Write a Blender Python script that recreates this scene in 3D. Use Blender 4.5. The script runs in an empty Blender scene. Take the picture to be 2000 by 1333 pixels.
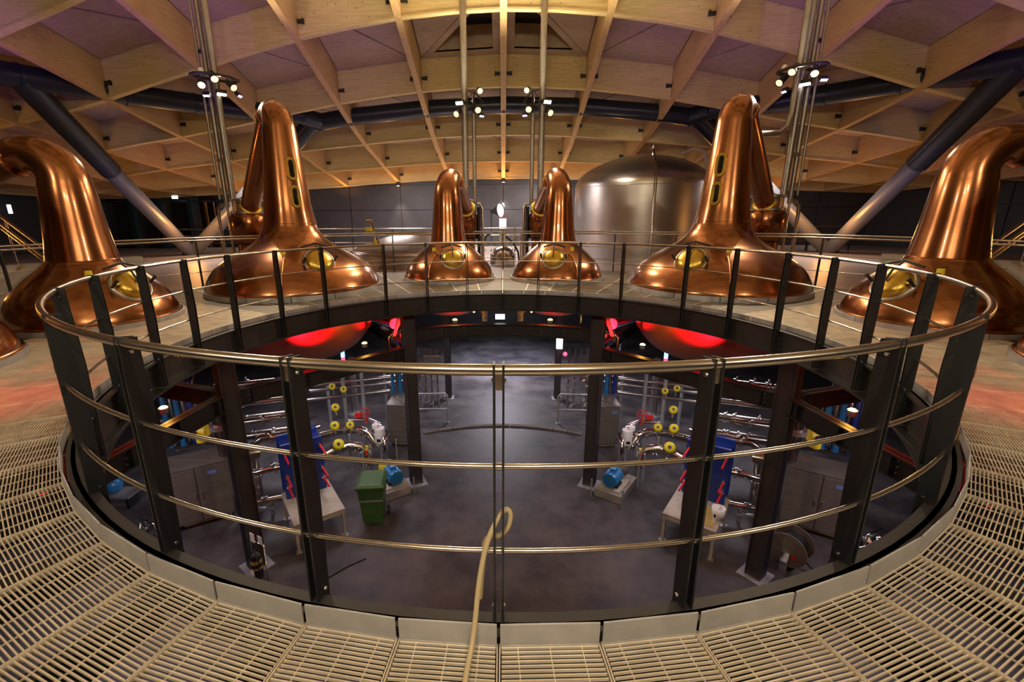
import bpy, math, random
from math import sin, cos, pi, radians, degrees, hypot, atan2, sqrt
from mathutils import Vector as V, Matrix
random.seed(7)
S = bpy.context.scene
COL = S.collection

# ------------------------------------------------------------------ camera
cd = bpy.data.cameras.new('camera'); cam = bpy.data.objects.new('camera', cd); COL.objects.link(cam)
RT = V((0.999525, 0.03026, -0.00585)); UPV = V((-0.002355, 0.264233, 0.964456)); FW = V((-0.03073, 0.963984, -0.264178))
cam.matrix_world = Matrix(((RT.x, UPV.x, -FW.x, 0.0156), (RT.y, UPV.y, -FW.y, -5.5214), (RT.z, UPV.z, -FW.z, 1.6164), (0, 0, 0, 1)))
cd.sensor_width = 36; cd.lens = 889 / 2000 * 36; cd.shift_x = 44.4 / 2000; cd.clip_start = 0.05; cd.clip_end = 200
S.camera = cam
# ------------------------------------------------------------------ world + exposure
w = bpy.data.worlds.new('night'); S.world = w; w.use_nodes = True
w.node_tree.nodes['Background'].inputs[0].default_value = (0.32, 0.30, 0.34, 1)
w.node_tree.nodes['Background'].inputs[1].default_value = 0.05
vs = S.view_settings; vs.view_transform = 'Standard'; vs.look = 'None'; vs.gamma = 1; vs.use_curve_mapping = False
vs.exposure = 0.0

# ------------------------------------------------------------------ lights (helpers)
def light(kind, name, loc, to=None, power=100, col=(1, 1, 1), size=.2, cone=60, blend=.6):
    l = bpy.data.lights.new(name, kind); l.energy = power; l.color = col
    if kind == 'SPOT': l.spot_size = radians(cone); l.spot_blend = blend; l.shadow_soft_size = size
    elif kind == 'AREA': l.size = size
    else: l.shadow_soft_size = size
    o = bpy.data.objects.new(name, l); COL.objects.link(o); o.location = loc
    if to is not None: o.rotation_euler = (V(to) - V(loc)).to_track_quat('-Z', 'Y').to_euler()
    return o
WARM = (1, .70, .38); WARMW = (1, .83, .60); COOL = (.93, .88, 1.0); PURP = (.42, .18, 1.0); RED = (1, .01, .03); AMB = (1, .50, .08); ORG = (1, .42, .10)
MAST = [(-7.36, 7.2), (-1.15, 9.2), (1.13, 9.2), (7.36, 7.2), (-7.36, -7.2), (-1.15, -9.2), (1.15, -9.2), (7.36, -7.2)]
for i, (x, y) in enumerate(MAST):
    big = abs(x) > 3; r = hypot(x, y)
    zc = 4.95 if big else 4.75; rear_k = 1 if y > 0 else .6
    ix, iy = x - x / r * .45, y - y / r * .45
    for k, off in enumerate((-38, 0, 38)):
        a = atan2(x, y) + radians(off)
        light('SPOT', 'mast_spot', (ix, iy, zc - .1), (sin(a) * 5.4, cos(a) * 5.4, .2), 420 * rear_k, WARMW, .06, 85)
    light('SPOT', 'mast_uplight', (ix, iy, zc + .1), (x * .55, y * .55, 9), (1000 if big else 1600) * rear_k, (1, .84, .57), .25, 165, 1)
for x, y, tx, ty, tz in ((-8.2, 5.2, -8.0, 8.5, 8), (8.2, 5.2, 8.0, 8.5, 8), (-3.5, 6.6, -6, 11, 7), (3.5, 6.6, 6.5, 11.5, 7), (-11, 4, -13, 7, 7), (11, 4, 13, 7, 7)):
    light('SPOT', 'violet_uplight', (x, y, 3.4), (tx, ty, tz), 240, PURP, .1, 75, 1)
for s in (-1, 1):
    light('SPOT', 'blue_strut_spot', (s * 11.5, 9.5, 1.0), (s * 14.5, 12.5, 3.0), 150, (.08, .2, 1), .1, 80, 1)
for x in (-9, -6, -3, 0, 3, 6, 9, 13, -13):
    light('SPOT', 'wall_top_glow', (x, 21.5, 2.7 - abs(x) * .06), (x, 20.6, 4.6), 190 if abs(x) > .1 else 330, ORG, .1, 150, 1)
for x in (-6, -3, 0, 9):
    light('SPOT', 'wall_downlight', (x, 21.55, 3.42 - abs(x) * .035), (x, 22.2, 1.0), 300, (1, .76, .54), .03, 50, .9)
for x, y in ((-14, 15), (14, 15), (-17, 6), (17, 6)):
    light('POINT', 'hall_glow', (x, y, 1.2), None, 130, ORG, .3)
for x, y, p in ((-1, 14.2, 420), (-5.5, 17.5, 350), (2.2, 18.6, 420), (-11, 14, 260), (11.5, 14, 260)): light('AREA', 'far_hall_fill', (x, y, 3.3), (x, y + .6, 0), p, (1, .88, .84), 1.6)  # unseen area lights added to brighten the far hall, no fixtures
light('SPOT', 'tank_fill', (3.0, 11.0, 4.4), (4.6, 14.2, 3.2), 500, WARMW, .1, 60, 1)  # unseen spot added to brighten the tank and its upper left
# lower level: unseen cool area fill without fixtures; coloured lamps below the pots
for x, y, p in ((0, 0.6, 0), (0, 11.5, 300), (-6.2, 5.6, 60), (6.2, 5.6, 60), (-6.5, 0.5, 40), (6.5, .5, 40), (-3.3, 7.5, 45), (3.3, 7.5, 45), (-3.2, 3.2, 30), (3.2, 3.2, 30)):
    if p: light('AREA', 'plant_room_fill', (x, y, -1.5), (x, y, -4.5), p, COOL, .8)  # fill only, no lamp is built here
light('SPOT', 'far_floor_spot', (0, 11.2, -1.0), (0, 13.0, -4.5), 1300, (.65, .75, 1), .1, 70, .5)

# ------------------------------------------------------------------ materials
def nt(name):
    m = bpy.data.materials.new(name); m.use_nodes = True; n = m.node_tree
    return m, n, n.nodes['Principled BSDF']
def mat(name, col, rough=.5, metal=0, noise=None, scale=(4, 4, 4), bump=0, spec=None, coat=0, emit=None, es=0, rvar=0, detail=6):
    m, n, b = nt(name)
    b.inputs['Base Color'].default_value = (*col, 1); b.inputs['Roughness'].default_value = rough; b.inputs['Metallic'].default_value = metal
    if coat: b.inputs['Coat Weight'].default_value = coat; b.inputs['Coat Roughness'].default_value = .04
    if spec is not None: b.inputs['Specular IOR Level'].default_value = spec
    if emit: b.inputs['Emission Color'].default_value = (*emit, 1); b.inputs['Emission Strength'].default_value = es
    if noise:
        tc = n.nodes.new('ShaderNodeTexCoord'); mp = n.nodes.new('ShaderNodeMapping'); mp.inputs['Scale'].default_value = scale
        nz = n.nodes.new('ShaderNodeTexNoise'); nz.inputs['Scale'].default_value = 1; nz.inputs['Detail'].default_value = detail; nz.inputs['Roughness'].default_value = .65
        cr = n.nodes.new('ShaderNodeValToRGB'); cr.color_ramp.elements[0].position = .36; cr.color_ramp.elements[1].position = .66
        cr.color_ramp.elements[0].color = (*noise, 1); cr.color_ramp.elements[1].color = (*col, 1)
        L = n.links.new; L(tc.outputs['Object'], mp.inputs[0]); L(mp.outputs[0], nz.inputs['Vector']); L(nz.outputs[0], cr.inputs[0]); L(cr.outputs[0], b.inputs['Base Color'])
        if bump:
            bp = n.nodes.new('ShaderNodeBump'); bp.inputs['Strength'].default_value = bump; bp.inputs['Distance'].default_value = .02; L(nz.outputs[0], bp.inputs['Height']); L(bp.outputs[0], b.inputs['Normal'])
        if rvar:
            mr = n.nodes.new('ShaderNodeMapRange'); mr.inputs['To Min'].default_value = rough; mr.inputs['To Max'].default_value = rough + rvar; L(nz.outputs[0], mr.inputs[0]); L(mr.outputs[0], b.inputs['Roughness'])
    return m
def wood(name, c1, c2, scale):
    m, n, b = nt(name); L = n.links.new; b.inputs['Roughness'].default_value = .6
    tc = n.nodes.new('ShaderNodeTexCoord'); mp = n.nodes.new('ShaderNodeMapping'); mp.inputs['Scale'].default_value = scale
    nz = n.nodes.new('ShaderNodeTexNoise'); nz.inputs['Scale'].default_value = 1; nz.inputs['Detail'].default_value = 8; nz.inputs['Roughness'].default_value = .7
    cr = n.nodes.new('ShaderNodeValToRGB'); cr.color_ramp.elements[0].position = .3; cr.color_ramp.elements[1].position = .7
    cr.color_ramp.elements[0].color = (*c2, 1); cr.color_ramp.elements[1].color = (*c1, 1)
    vo = n.nodes.new('ShaderNodeTexVoronoi'); vo.inputs['Scale'].default_value = 4.5
    st = n.nodes.new('ShaderNodeMath'); st.operation = 'LESS_THAN'; st.inputs[1].default_value = .085
    mx = n.nodes.new('ShaderNodeMixRGB'); mx.inputs[2].default_value = (c2[0] * .45, c2[1] * .4, c2[2] * .35, 1)
    L(tc.outputs['Object'], mp.inputs[0]); L(mp.outputs[0], nz.inputs['Vector']); L(nz.outputs[0], cr.inputs[0])
    L(tc.outputs['Object'], vo.inputs['Vector']); L(vo.outputs['Distance'], st.inputs[0]); L(st.outputs[0], mx.inputs[0]); L(cr.outputs[0], mx.inputs[1]); L(mx.outputs[0], b.inputs['Base Color'])
    return m
M = dict(
    copper=mat('copper', (.43, .178, .072), .20, 1, (.29, .108, .042), (1.1, 1.1, .8), 0, None, .7, rvar=.07, detail=4),
    copper_pipe=mat('copper_pipe', (.86, .42, .22), .25, 1), pot=mat('pot_copper', (.30, .075, .045), .5, 0),
    brass=mat('brass', (.80, .57, .12), .32, 1, (.58, .38, .07), (3, 3, 3)),
    steel=mat('stainless_tube', (.56, .51, .46), .24, 1, (.42, .38, .34), (8, 8, 40)), stainless=mat('stainless_sheet', (.25, .22, .185), .42, .5, (.18, .155, .13), (2, 2, 9)),
    tank=mat('tank_steel', (.56, .53, .52), .34, 1, (.42, .39, .38), (.5, .5, .9)), galv=mat('galvanised', (.52, .53, .55), .42, .7, (.38, .38, .40), (2.5, 2.5, 2.5), rvar=.15),
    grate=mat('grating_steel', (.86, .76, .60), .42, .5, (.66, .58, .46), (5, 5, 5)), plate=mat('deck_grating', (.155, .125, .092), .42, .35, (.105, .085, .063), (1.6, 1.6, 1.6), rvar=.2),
    edge=mat('banding_steel', (.62, .54, .41), .4, .6), dark=mat('charcoal_paint', (.012, .013, .016), .45, .1, (.008, .009, .011), (6, 6, 6)),
    beamd=mat('girder_paint', (.026, .024, .026), .45, .1, (.018, .016, .017), (3, 3, 3)), navy=mat('navy_tube', (.022, .028, .045), .30, .25),
    strut=mat('strut_paint', (.15, .15, .16), .38, .2), floor=mat('screed', (.105, .090, .090), .45, 0, (.030, .025, .030), (1.1, 1.1, 1.1), .06, rvar=.2, detail=9),
    hallfloor=mat('hall_floor', (.36, .30, .27), .4, 0, (.27, .22, .2), (.7, .7, .7)), wall=mat('wall_panel', (.050, .048, .058), .5, 0, (.038, .036, .045), (2, 2, 2)),
    walldark=mat('wall_dark', (.022, .022, .026), .5), kerb=mat('kerb_stone', (.15, .125, .10), .8, 0, (.10, .085, .07), (6, 6, 6), .2),
    green=mat('green_plastic', (.05, .115, .028), .45, 0, (.036, .085, .02), (5, 5, 5)), blue=mat('blue_paint', (.012, .035, .24), .35), motor=mat('motor_blue', (.02, .17, .42), .3),
    yellow=mat('yellow_plastic', (.75, .60, .02), .4), red=mat('red_plastic', (.62, .02, .02), .35), white=mat('white_plastic', (.78, .75, .72), .4), black=mat('black_rubber', (.012, .012, .013), .5),
    colp=mat('column_paint', (.046, .040, .044), .45, .1, (.034, .029, .032), (3, 3, 3)), pipe=mat('vent_steel', (.34, .315, .29), .36, .8, (.26, .24, .22), (8, 8, 3)), chrome=mat('chrome', (.75, .75, .78), .12, 1), hose=mat('cream_hose', (.42, .335, .19), .45), glass=mat('dark_glass', (.01, .008, .008), .05, 0, spec=.8), table=mat('table_top', (.50, .44, .36), .5, 0, (.38, .33, .27), (4, 4, 4)),
    stain=mat('rust_stain', (.50, .33, .06), .5, 0, (.38, .26, .08), (9, 9, 9)), pale=mat('pale_wall', (.50, .47, .44), .5, 0, (.42, .39, .36), (1, 1, 1)),
    teal=mat('teal_column', (.012, .030, .038), .35, .1), concrete=mat('concrete', (.30, .27, .25), .7, 0, (.23, .2, .18), (1.5, 1.5, 1.5)),
    woodx=wood('spruce_cross', (.68, .55, .28), (.47, .36, .16), (1.6, 12, 22)), woody=wood('spruce_long', (.60, .41, .20), (.44, .28, .12), (12, 1.6, 22)),
    woodp=wood('roof_board', (.47, .36, .25), (.35, .26, .175), (3, 11, 5)),
    e_warm=mat('lamp_warm', (1, .9, .7), .3, emit=(1, .62, .28), es=2.2), e_white=mat('lamp_white', (1, 1, 1), .3, emit=(1, .9, .75), es=20), e_blue=mat('lamp_violet', (.6, .6, 1), .3, emit=(.5, .45, 1), es=3),
    e_amb=mat('lamp_amber', (1, .8, .3), .3, emit=(1, .72, .12), es=14), e_red=mat('lamp_red', (1, .1, .1), .3, emit=(1, .03, .08), es=6), e_cool=mat('lamp_cool', (1, 1, 1), .3, emit=(.9, .92, 1), es=2.5),
    e_scr=mat('screen', (.05, .1, .3), .2, emit=(.05, .12, .7), es=1.5), e_bl2=mat('lamp_blue', (.1, .3, 1), .3, emit=(.1, .35, 1), es=8), paper=mat('paper', (.8, .82, .78), .6), label=mat('blue_label', (.12, .2, .42), .4),
)
# ------------------------------------------------------------------ mesh builder
class MB:
    def __init__(s): s.v = []; s.f = []; s.sm = []
    def add(s, vs, fs, smooth=False):
        o = len(s.v); s.v += [tuple(p) for p in vs]; s.f += [tuple(i + o for i in f) for f in fs]; s.sm += [smooth] * len(fs); return s
    def box(s, c, d, rz=0, m=None):
        x, y, z = d[0] / 2, d[1] / 2, d[2] / 2; ps = [V((a, b, e)) for e in (-z, z) for b in (-y, y) for a in (-x, x)]
        R = m if m is not None else Matrix.Rotation(rz, 3, 'Z')
        return s.add([R @ p + V(c) for p in ps], [(0, 2, 3, 1), (4, 5, 7, 6), (0, 1, 5, 4), (2, 6, 7, 3), (0, 4, 6, 2), (1, 3, 7, 5)])
    def beam(s, p, q, w, h, up=(0, 0, 1)):
        p, q = V(p), V(q); d = (q - p); L = d.length; d.normalize(); r = d.cross(V(up)).normalized(); u = r.cross(d)
        m = Matrix((r, d, u)).transposed(); return s.box((p + q) / 2, (w, L, h), m=m)
    def ibeam(s, p, q, w, h, t=.02):
        p, q = V(p), V(q); s.beam(p, q, t, h); z = V((0, 0, h / 2 - t / 2))
        s.beam(p + z, q + z, w, t); return s.beam(p - z, q - z, w, t)
    def frame(s, d):
        d = V(d).normalized(); a = V((0, 0, 1)) if abs(d.z) < .9 else V((1, 0, 0)); u = d.cross(a).normalized(); return u, d.cross(u)
    def cyl(s, p, q, r, r2=None, n=16, caps=True, smooth=True):
        p, q = V(p), V(q); r2 = r if r2 is None else r2; u, v = s.frame(q - p); vs = []
        for c, rr in ((p, r), (q, r2)): vs += [c + (u * cos(2 * pi * i / n) + v * sin(2 * pi * i / n)) * rr for i in range(n)]
        s.add(vs, [(i, (i + 1) % n, n + (i + 1) % n, n + i) for i in range(n)], smooth)
        if caps: s.add(vs, [tuple(range(n))[::-1], tuple(range(n, 2 * n))])
        return s
    def tube(s, pts, r, n=10, closed=False, caps=True):
        pts = [V(p) for p in pts]; N = len(pts); rs = r if isinstance(r, (list, tuple)) else [r] * N; vs = []; u = None
        for i, p in enumerate(pts):
            a = pts[(i - 1) % N] if (closed or i) else pts[0]; b = pts[(i + 1) % N] if (closed or i < N - 1) else pts[-1]
            d = (b - a).normalized()
            if u is None: u, _ = s.frame(d)
            u = (u - d * u.dot(d)).normalized(); v = d.cross(u)
            vs += [p + (u * cos(2 * pi * k / n) + v * sin(2 * pi * k / n)) * rs[i] for k in range(n)]
        fs = [(i * n + k, i * n + (k + 1) % n, ((i + 1) % N) * n + (k + 1) % n, ((i + 1) % N) * n + k) for i in range(N if closed else N - 1) for k in range(n)]
        s.add(vs, fs, True)
        if caps and not closed: s.add(vs, [tuple(range(n))[::-1], tuple(range((N - 1) * n, N * n))])
        return s
    def lathe(s, prof, n=48, c=(0, 0, 0), axis=None, smooth=True):
        c = V(c); vs = []
        if axis is None: u, v, d = V((1, 0, 0)), V((0, 1, 0)), V((0, 0, 1))
        else: d = V(axis).normalized(); u, v = s.frame(d)
        for r, z in prof: vs += [c + (u * cos(2 * pi * i / n) + v * sin(2 * pi * i / n)) * r + d * z for i in range(n)]
        return s.add(vs, [(j * n + i, j * n + (i + 1) % n, (j + 1) * n + (i + 1) % n, (j + 1) * n + i) for j in range(len(prof) - 1) for i in range(n)], smooth)
    def sphere(s, c, r, n=14, sc=(1, 1, 1)):
        vs = [V(c) + V((sin(pi * j / n) * cos(2 * pi * i / n) * r * sc[0], sin(pi * j / n) * sin(2 * pi * i / n) * r * sc[1], cos(pi * j / n) * r * sc[2])) for j in range(n + 1) for i in range(n)]
        return s.add(vs, [(j * n + i, (j + 1) * n + i, (j + 1) * n + (i + 1) % n, j * n + (i + 1) % n) for j in range(n) for i in range(n)], True)
    def arc(s, r0, r1, z0, z1, a0, a1, n=1):
        vs = []
        for i in range(n + 1):
            a = radians(a0 + (a1 - a0) * i / n)
            vs += [(r * sin(a), r * cos(a), z) for r, z in ((r0, z0), (r1, z0), (r1, z1), (r0, z1))]
        fs = [(i * 4 + k, i * 4 + (k + 1) % 4, i * 4 + 4 + (k + 1) % 4, i * 4 + 4 + k) for i in range(n) for k in range(4)]
        if abs(a1 - a0) < 359.9: fs += [(0, 3, 2, 1), (n * 4, n * 4 + 1, n * 4 + 2, n * 4 + 3)]
        return s.add(vs, fs)
    def prism(s, poly, off):
        n = len(poly); vs = [V(p) for p in poly] + [V(p) + V(off) for p in poly]
        return s.add(vs, [tuple(range(n))[::-1], tuple(range(n, 2 * n))] + [(i, (i + 1) % n, n + (i + 1) % n, n + i) for i in range(n)])
    def mesh(s, name, m):
        me = bpy.data.meshes.new(name); me.from_pydata(s.v, [], s.f); me.polygons.foreach_set('use_smooth', s.sm); me.materials.append(M[m] if isinstance(m, str) else m); me.validate(); me.update(); return me
    def build(s, name, m, parent=None, bevel=0): return ob(name, s.mesh(name, m), parent, bevel)
def ob(name, me, parent=None, bevel=0, loc=(0, 0, 0), rz=0):
    o = bpy.data.objects.new(name, me); COL.objects.link(o); o.location = loc; o.rotation_euler = (0, 0, rz)
    if parent: o.parent = parent
    if bevel:
        b = o.modifiers.new('bevel', 'BEVEL'); b.width = bevel; b.segments = 2; b.limit_method = 'ANGLE'
    return o
def tag(o, label=None, cat=None, group=None, kind=None):
    if label: o['label'] = label
    if cat: o['category'] = cat
    if group: o['group'] = group
    if kind: o['kind'] = kind
    return o
def thing(name, label, cat, loc=(0, 0, 0), rz=0, group=None, kind=None):
    return tag(ob(name, None, None, 0, loc, rz), label, cat, group, kind)
def P(a, r, z=0): return V((r * sin(radians(a)), r * cos(radians(a)), z))
def copy_tree(o, parent=None):
    c = o.copy(); COL.objects.link(c); c.parent = parent
    for ch in [k for k in o.children]: copy_tree(ch, c)
    return c
SIDE = {-1: 'left', 1: 'right'}
ZF = -4.5

# ================================================================== STRUCTURE
# ---- roof: timber grid over a dome
RK = [(0, 9.6), (3, 9.35), (6, 8.6), (9.35, 7.25), (11.1, 6.6), (12.5, 6.05), (13.9, 5.55), (15.4, 5.02), (17, 4.58), (18.9, 4.22), (20, 3.95), (22, 3.65), (24, 3.25), (26, 3.0), (30, 2.75), (45, 2.6)]
def rz_(r):
    for (a, za), (b, zb) in zip(RK, RK[1:]):
        if r <= b: return za + (zb - za) * (r - a) / (b - a)
    return RK[-1][1]
def roof(x, y, o=0): return V((x, y, rz_(hypot(x, y)) + o))
DX, DY, BD = 3.0, 3.13, 1.12
ceiling = tag(ob('ceiling', None), 'vaulted timber grid roof with deep spruce beams', 'ceiling', kind='structure')
def strip(mb, pts, w, h, nrm):     # beam following points (bottom edge), thickness w along nrm, depth h up
    nrm = V(nrm) * w / 2; vs = []
    for p in pts: vs += [p - nrm, p + nrm, p + nrm + V((0, 0, h)), p - nrm + V((0, 0, h))]
    n = len(pts); fs = [(i * 4 + k, i * 4 + (k + 1) % 4, i * 4 + 4 + (k + 1) % 4, i * 4 + 4 + k) for i in range(n - 1) for k in range(4)] + [(3, 2, 1, 0), ((n - 1) * 4, (n - 1) * 4 + 1, (n - 1) * 4 + 2, (n - 1) * 4 + 3)]
    mb.add(vs, fs)
def tri_panel(mb, a, b, c, gap=.04):
    ce = (a + b + c) / 3; pts = [p + (ce - p).normalized() * gap * 2 for p in (a, b, c)]; mb.prism(pts, (0, 0, .05))
rear = MB(); rearp = MB()
for i in range(-9, 10):
    x = i * DX
    for k in range(-7, 7):
        y0, y1 = k * DY, (k + 1) * DY
        pts = [roof(x, y0 + (y1 - y0) * t / 3) for t in range(4)]
        vis = k >= 1 and abs(i) <= 7
        mb = MB() if vis else rear
        strip(mb, pts, .2, BD, (1, 0, 0))
        if vis:
            b = mb.build('roof_beam', 'woody', ceiling)
for k in range(-7, 8):
    y = k * DY
    for i in range(-9, 9):
        x0, x1 = i * DX, (i + 1) * DX; vis = k >= 1 and -7 <= i <= 6
        mb = MB() if vis else rear
        pts = [roof(x0 + .104, y, .06), roof((x0 + x1) / 2, y, .06), roof(x1 - .104, y, .06)]
        strip(mb, pts, .17, BD - .06, (0, 1, 0))
        strip(mb, [p - V((0, 0, .05)) for p in pts], .21, .055, (0, 1, 0))
        if vis:
            c = mb.build('cross_beam', 'woodx', ceiling)
            if abs(x0 + 1.5) < 14 and k >= 2:
                for xx, sg in ((x0 + .11, 1), (x1 - .11, -1)):
                    bk = MB(); q = roof(xx, y, .42); bk.box(q + V((sg * .09, -.12, 0)), (.17, .07, .10)); bk.box(q + V((sg * .17, -.14, 0)), (.05, .09, .13))
                    bk.build('joint_bracket', 'black', c)
for k in range(-7, 7):
    for i in range(-9, 9):
        x0, x1, y0, y1 = i * DX + .1, (i + 1) * DX - .1, k * DY + .085, (k + 1) * DY - .085; vis = k >= 1 and -7 <= i <= 6
        A, B, C, D = (roof(x, y, BD - .12) for x, y in ((x0, y0), (x1, y0), (x1, y1), (x0, y1)))
        sky = k == 3 and i in (-1, 0)
        if i < 0: t1, t2 = ((A, B, C), (A, C, D)) if not sky else ((A, B, D), (B, C, D))
        else: t1, t2 = ((A, B, D), (B, C, D)) if not sky else ((B, C, A), (A, C, D))
        if not sky:
            for t in (t1, t2):
                mb = MB() if vis else rearp
                tri_panel(mb, *t)
                if vis: mb.build('roof_panel', 'woodp', ceiling)
        else:
            full, holed = (t1, t2) if i < 0 else (t1, t2)
            mb = MB(); tri_panel(mb, *full); mb.build('roof_panel', 'woodp', ceiling)
            ce = (holed[0] + holed[1] + holed[2]) / 3; inn = [p.lerp(ce, .28) for p in holed]; up = V((0, 0, .75)); mb = MB()
            for j in range(3):
                a, b, c, d = holed[j], holed[(j + 1) % 3], inn[(j + 1) % 3], inn[j]
                mb.prism([a, b, c, d], (0, 0, .05)); mb.add([d, c, c + up, d + up], [(0, 1, 2, 3)])
            mb.build('roof_light_frame', 'woodp', ceiling)
            mb = MB(); mb.prism([p + up for p in inn], (0, 0, .03)); mb.build('roof_light_pane', 'glass', ceiling)
tag(rear.build('rear_roof_beams', 'woodx', ceiling), kind='stuff'); tag(rearp.build('rear_roof_boards', 'woodp', ceiling), kind='stuff')
# ---- steel ring tube and V struts
def ringtube(angs, rr, name, lab):
    pts = [P(a, r, z) for a, r, z in zip(angs, *rr)]; return pts
tube_pts = []
for a in (-150, -120, -90, -75, -59, -50, -43, -37, -30): tube_pts.append(P(a, 15.4, 5.38))
mid = [V((x, 14.05 - (.12 if abs(x) > 5 else 0), 5.81 - .0105 * x * x)) for x in (-7.2, -6, -3, 0, 3, 6, 7.2)]
pts = tube_pts + mid + [V((-p.x, p.y, p.z)) for p in reversed(tube_pts)]
rt = thing('ring_girder', 'dark navy steel tube ring running through the roof beams', 'steel girder')
for p, q in zip(pts, pts[1:]):
    t = MB(); d = (q - p).normalized(); t.cyl(p, q, .31, n=24); t.cyl(q - d * .04, q + d * .04, .335, n=24); t.build('tube_segment', 'navy', rt)
for s in (-1, 1):
    base = V((s * 15.6, 17.2, -.1)); top1 = P(s * 59, 15.4, 5.38); top2 = V((s * 7.5, 13.9, 5.25))
    for tp, nm in ((top1, f'thick grey tubular strut leaning outward to the upper {SIDE[s]} corner'), (top2, f'grey tubular strut rising behind the {SIDE[s]} tall still to the roof ring')):
        st = thing('roof_strut', nm, 'strut', group='roof struts'); d = (tp - base).normalized()
        MB().cyl(base, base + d * (tp - base).length * .62, .30, n=28).build('strut_tube', 'strut', st)
        m0 = base + d * (tp - base).length * .62
        MB().cyl(m0, m0 + d * .1, .345, n=28).build('collar', 'navy', st)
        MB().cyl(m0 + d * .1, tp, .34, n=28).build('upper_tube', 'navy', st)
        MB().sphere(base, .30, 14).build('end_cap', 'strut', st)
        MB().cyl(base - V((0, 0, .35)), base + V((0, 0, .05)), .5, .4, 20).build('foot', 'dark', st)
# ---- walls
def panelled_wall(name, p, q, z0, z1, m, cols, rows):
    root = tag(ob(name, None), None, None, kind='structure'); p, q = V(p), V(q); d = (q - p) / cols
    for i in range(cols):
        for j in range(len(rows) - 1):
            a, b = p + d * i, p + d * (i + 1); g = d.normalized() * .02
            za, zb = rows[j] + .015, rows[j + 1] - .015
            MB().beam((a + g) + V((0, 0, (za + zb) / 2)), (b - g) + V((0, 0, (za + zb) / 2)), .06, zb - za).build('wall_panel', m, root)
    n = d.normalized().cross(V((0, 0, 1))) * -.08
    MB().beam(p + n + V((0, 0, (z0 + z1) / 2)), q + n + V((0, 0, (z0 + z1) / 2)), .05, z1 - z0).build('wall_core', 'walldark', root)
    return root
panelled_wall('wall_back', (-15, 22.25, 0), (21, 22.25, 0), -1, 5.2, 'wall', 12, (-1, .55, 2.0, 3.4, 5.2))
panelled_wall('wall_right', (21, 22.25, 0), (27, 2, 0), -1, 5.2, 'walldark', 7, (-1, .55, 2.0, 3.4, 5.2))
panelled_wall('wall_left', (-27, 2, 0), (-24, 22.25, 0), -1, 5.2, 'walldark', 6, (-1, 1.2, 3.2, 5.2))
wl = tag(ob('window_1', None), kind='structure')
MB().box((-19.5, 22.4, 2), (9, .04, 6)).build('pane', 'glass', wl)
for x in (-24, -22.2, -20.4, -18.6, -16.8, -15): MB().box((x, 22.2, 1.8), (.28, .4, 5.8)).build('mullion', 'teal', wl)
for z in (-.2, 2.6): MB().box((-19.5, 22.25, z), (9, .12, .12)).build('transom', 'teal', wl)
MB().box((-17.6, 22.0, 1.1), (.12, .12, 3.0)).build('door_frame', 'copper_pipe', wl)
for x, y in ((-16.5, 9.5), (-19, 13.0)):
    pass
# ---- upper hall floor and lower floor
fo = MB(); fo.arc(9.12, 34, -.30, -.14, 0, 360, 72); tag(fo.build('floor_hall', 'hallfloor'), kind='structure')
fl = MB(); fl.box((0, 4, ZF - .1), (44, 44, .2)); tag(fl.build('floor_lower', 'floor'), kind='structure')
wb = MB(); wb.box((0, 19.5, -2.3), (40, .2, 4.3)); tag(wb.build('wall_lower_back', 'walldark'), kind='structure')
for s in (-1, 1):
    tag(MB().box((s * 15, 4, -2.3), (.2, 32, 4.3)).build('wall_lower_' + SIDE[s], 'walldark'), kind='structure')
tag(MB().box((0, -12, -2.3), (30, .2, 4.3)).build('wall_lower_front', 'walldark'), kind='structure')
# ---- deck: wedge panels round the opening
deck = tag(ob('floor_deck', None), 'circular steel grating deck around the round opening', 'deck', kind='structure')
R0, RN = 4.115, 6.6
def grating(h, r0, r1, pitch=.0185):
    mb = MB(); t = .0055; th = math.tan(radians(h)) 
    r = r0 + .012
    while r < r1:
        x = r * th - .012; mb.box((0, r, -.006), (2 * x, t, .011)); r += pitch
    nrod = int(r1 * th / .125) + 1
    for k in range(-nrod, nrod + 1):
        x = k * .125; ra = max(r0, (abs(x) + .01) / th)
        if ra < r1 - .05: mb.box((x, (ra + r1) / 2, -.008), (.0026, r1 - ra, .008))
    for s in (-1, 1):
        a = radians(h) * s; d = V((sin(a), cos(a), 0)); n = V((cos(a), -sin(a), 0)) * -s * .005
        mb.beam(d * r0 + n + V((0, 0, -.016)), d * r1 + n + V((0, 0, -.016)), .005, .034)
    mb.box((0, r0 + .003, -.016), (2 * r0 * th - .01, .005, .034)); mb.box((0, r1 - .003, -.016), (2 * r1 * th - .01, .005, .034))
    return mb
def solid(h, r0, r1):
    mb = MB(); mb.arc(r0 + .01, r1 - .01, -.034, -.004, -h + .12, h - .12, 2); return mb
def solid_edge(h, r0, r1):
    mb = MB(); e = .012
    for s in (-1, 1):
        a = radians(h - .06) * s; d = V((sin(a), cos(a), 0)); mb.beam(d * r0 + V((0, 0, -.014)), d * r1 + V((0, 0, -.014)), .016, .034)
    mb.arc(r0, r0 + .016, -.03, .003, -h, h, 1); return mb
edges = []; a = 180.0
W1, W2 = 5.55, (360 - 4 * 5.55) / 54
wid = [W1, W1] + [W2] * 54 + [W1, W1]
gm = {}; 
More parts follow.
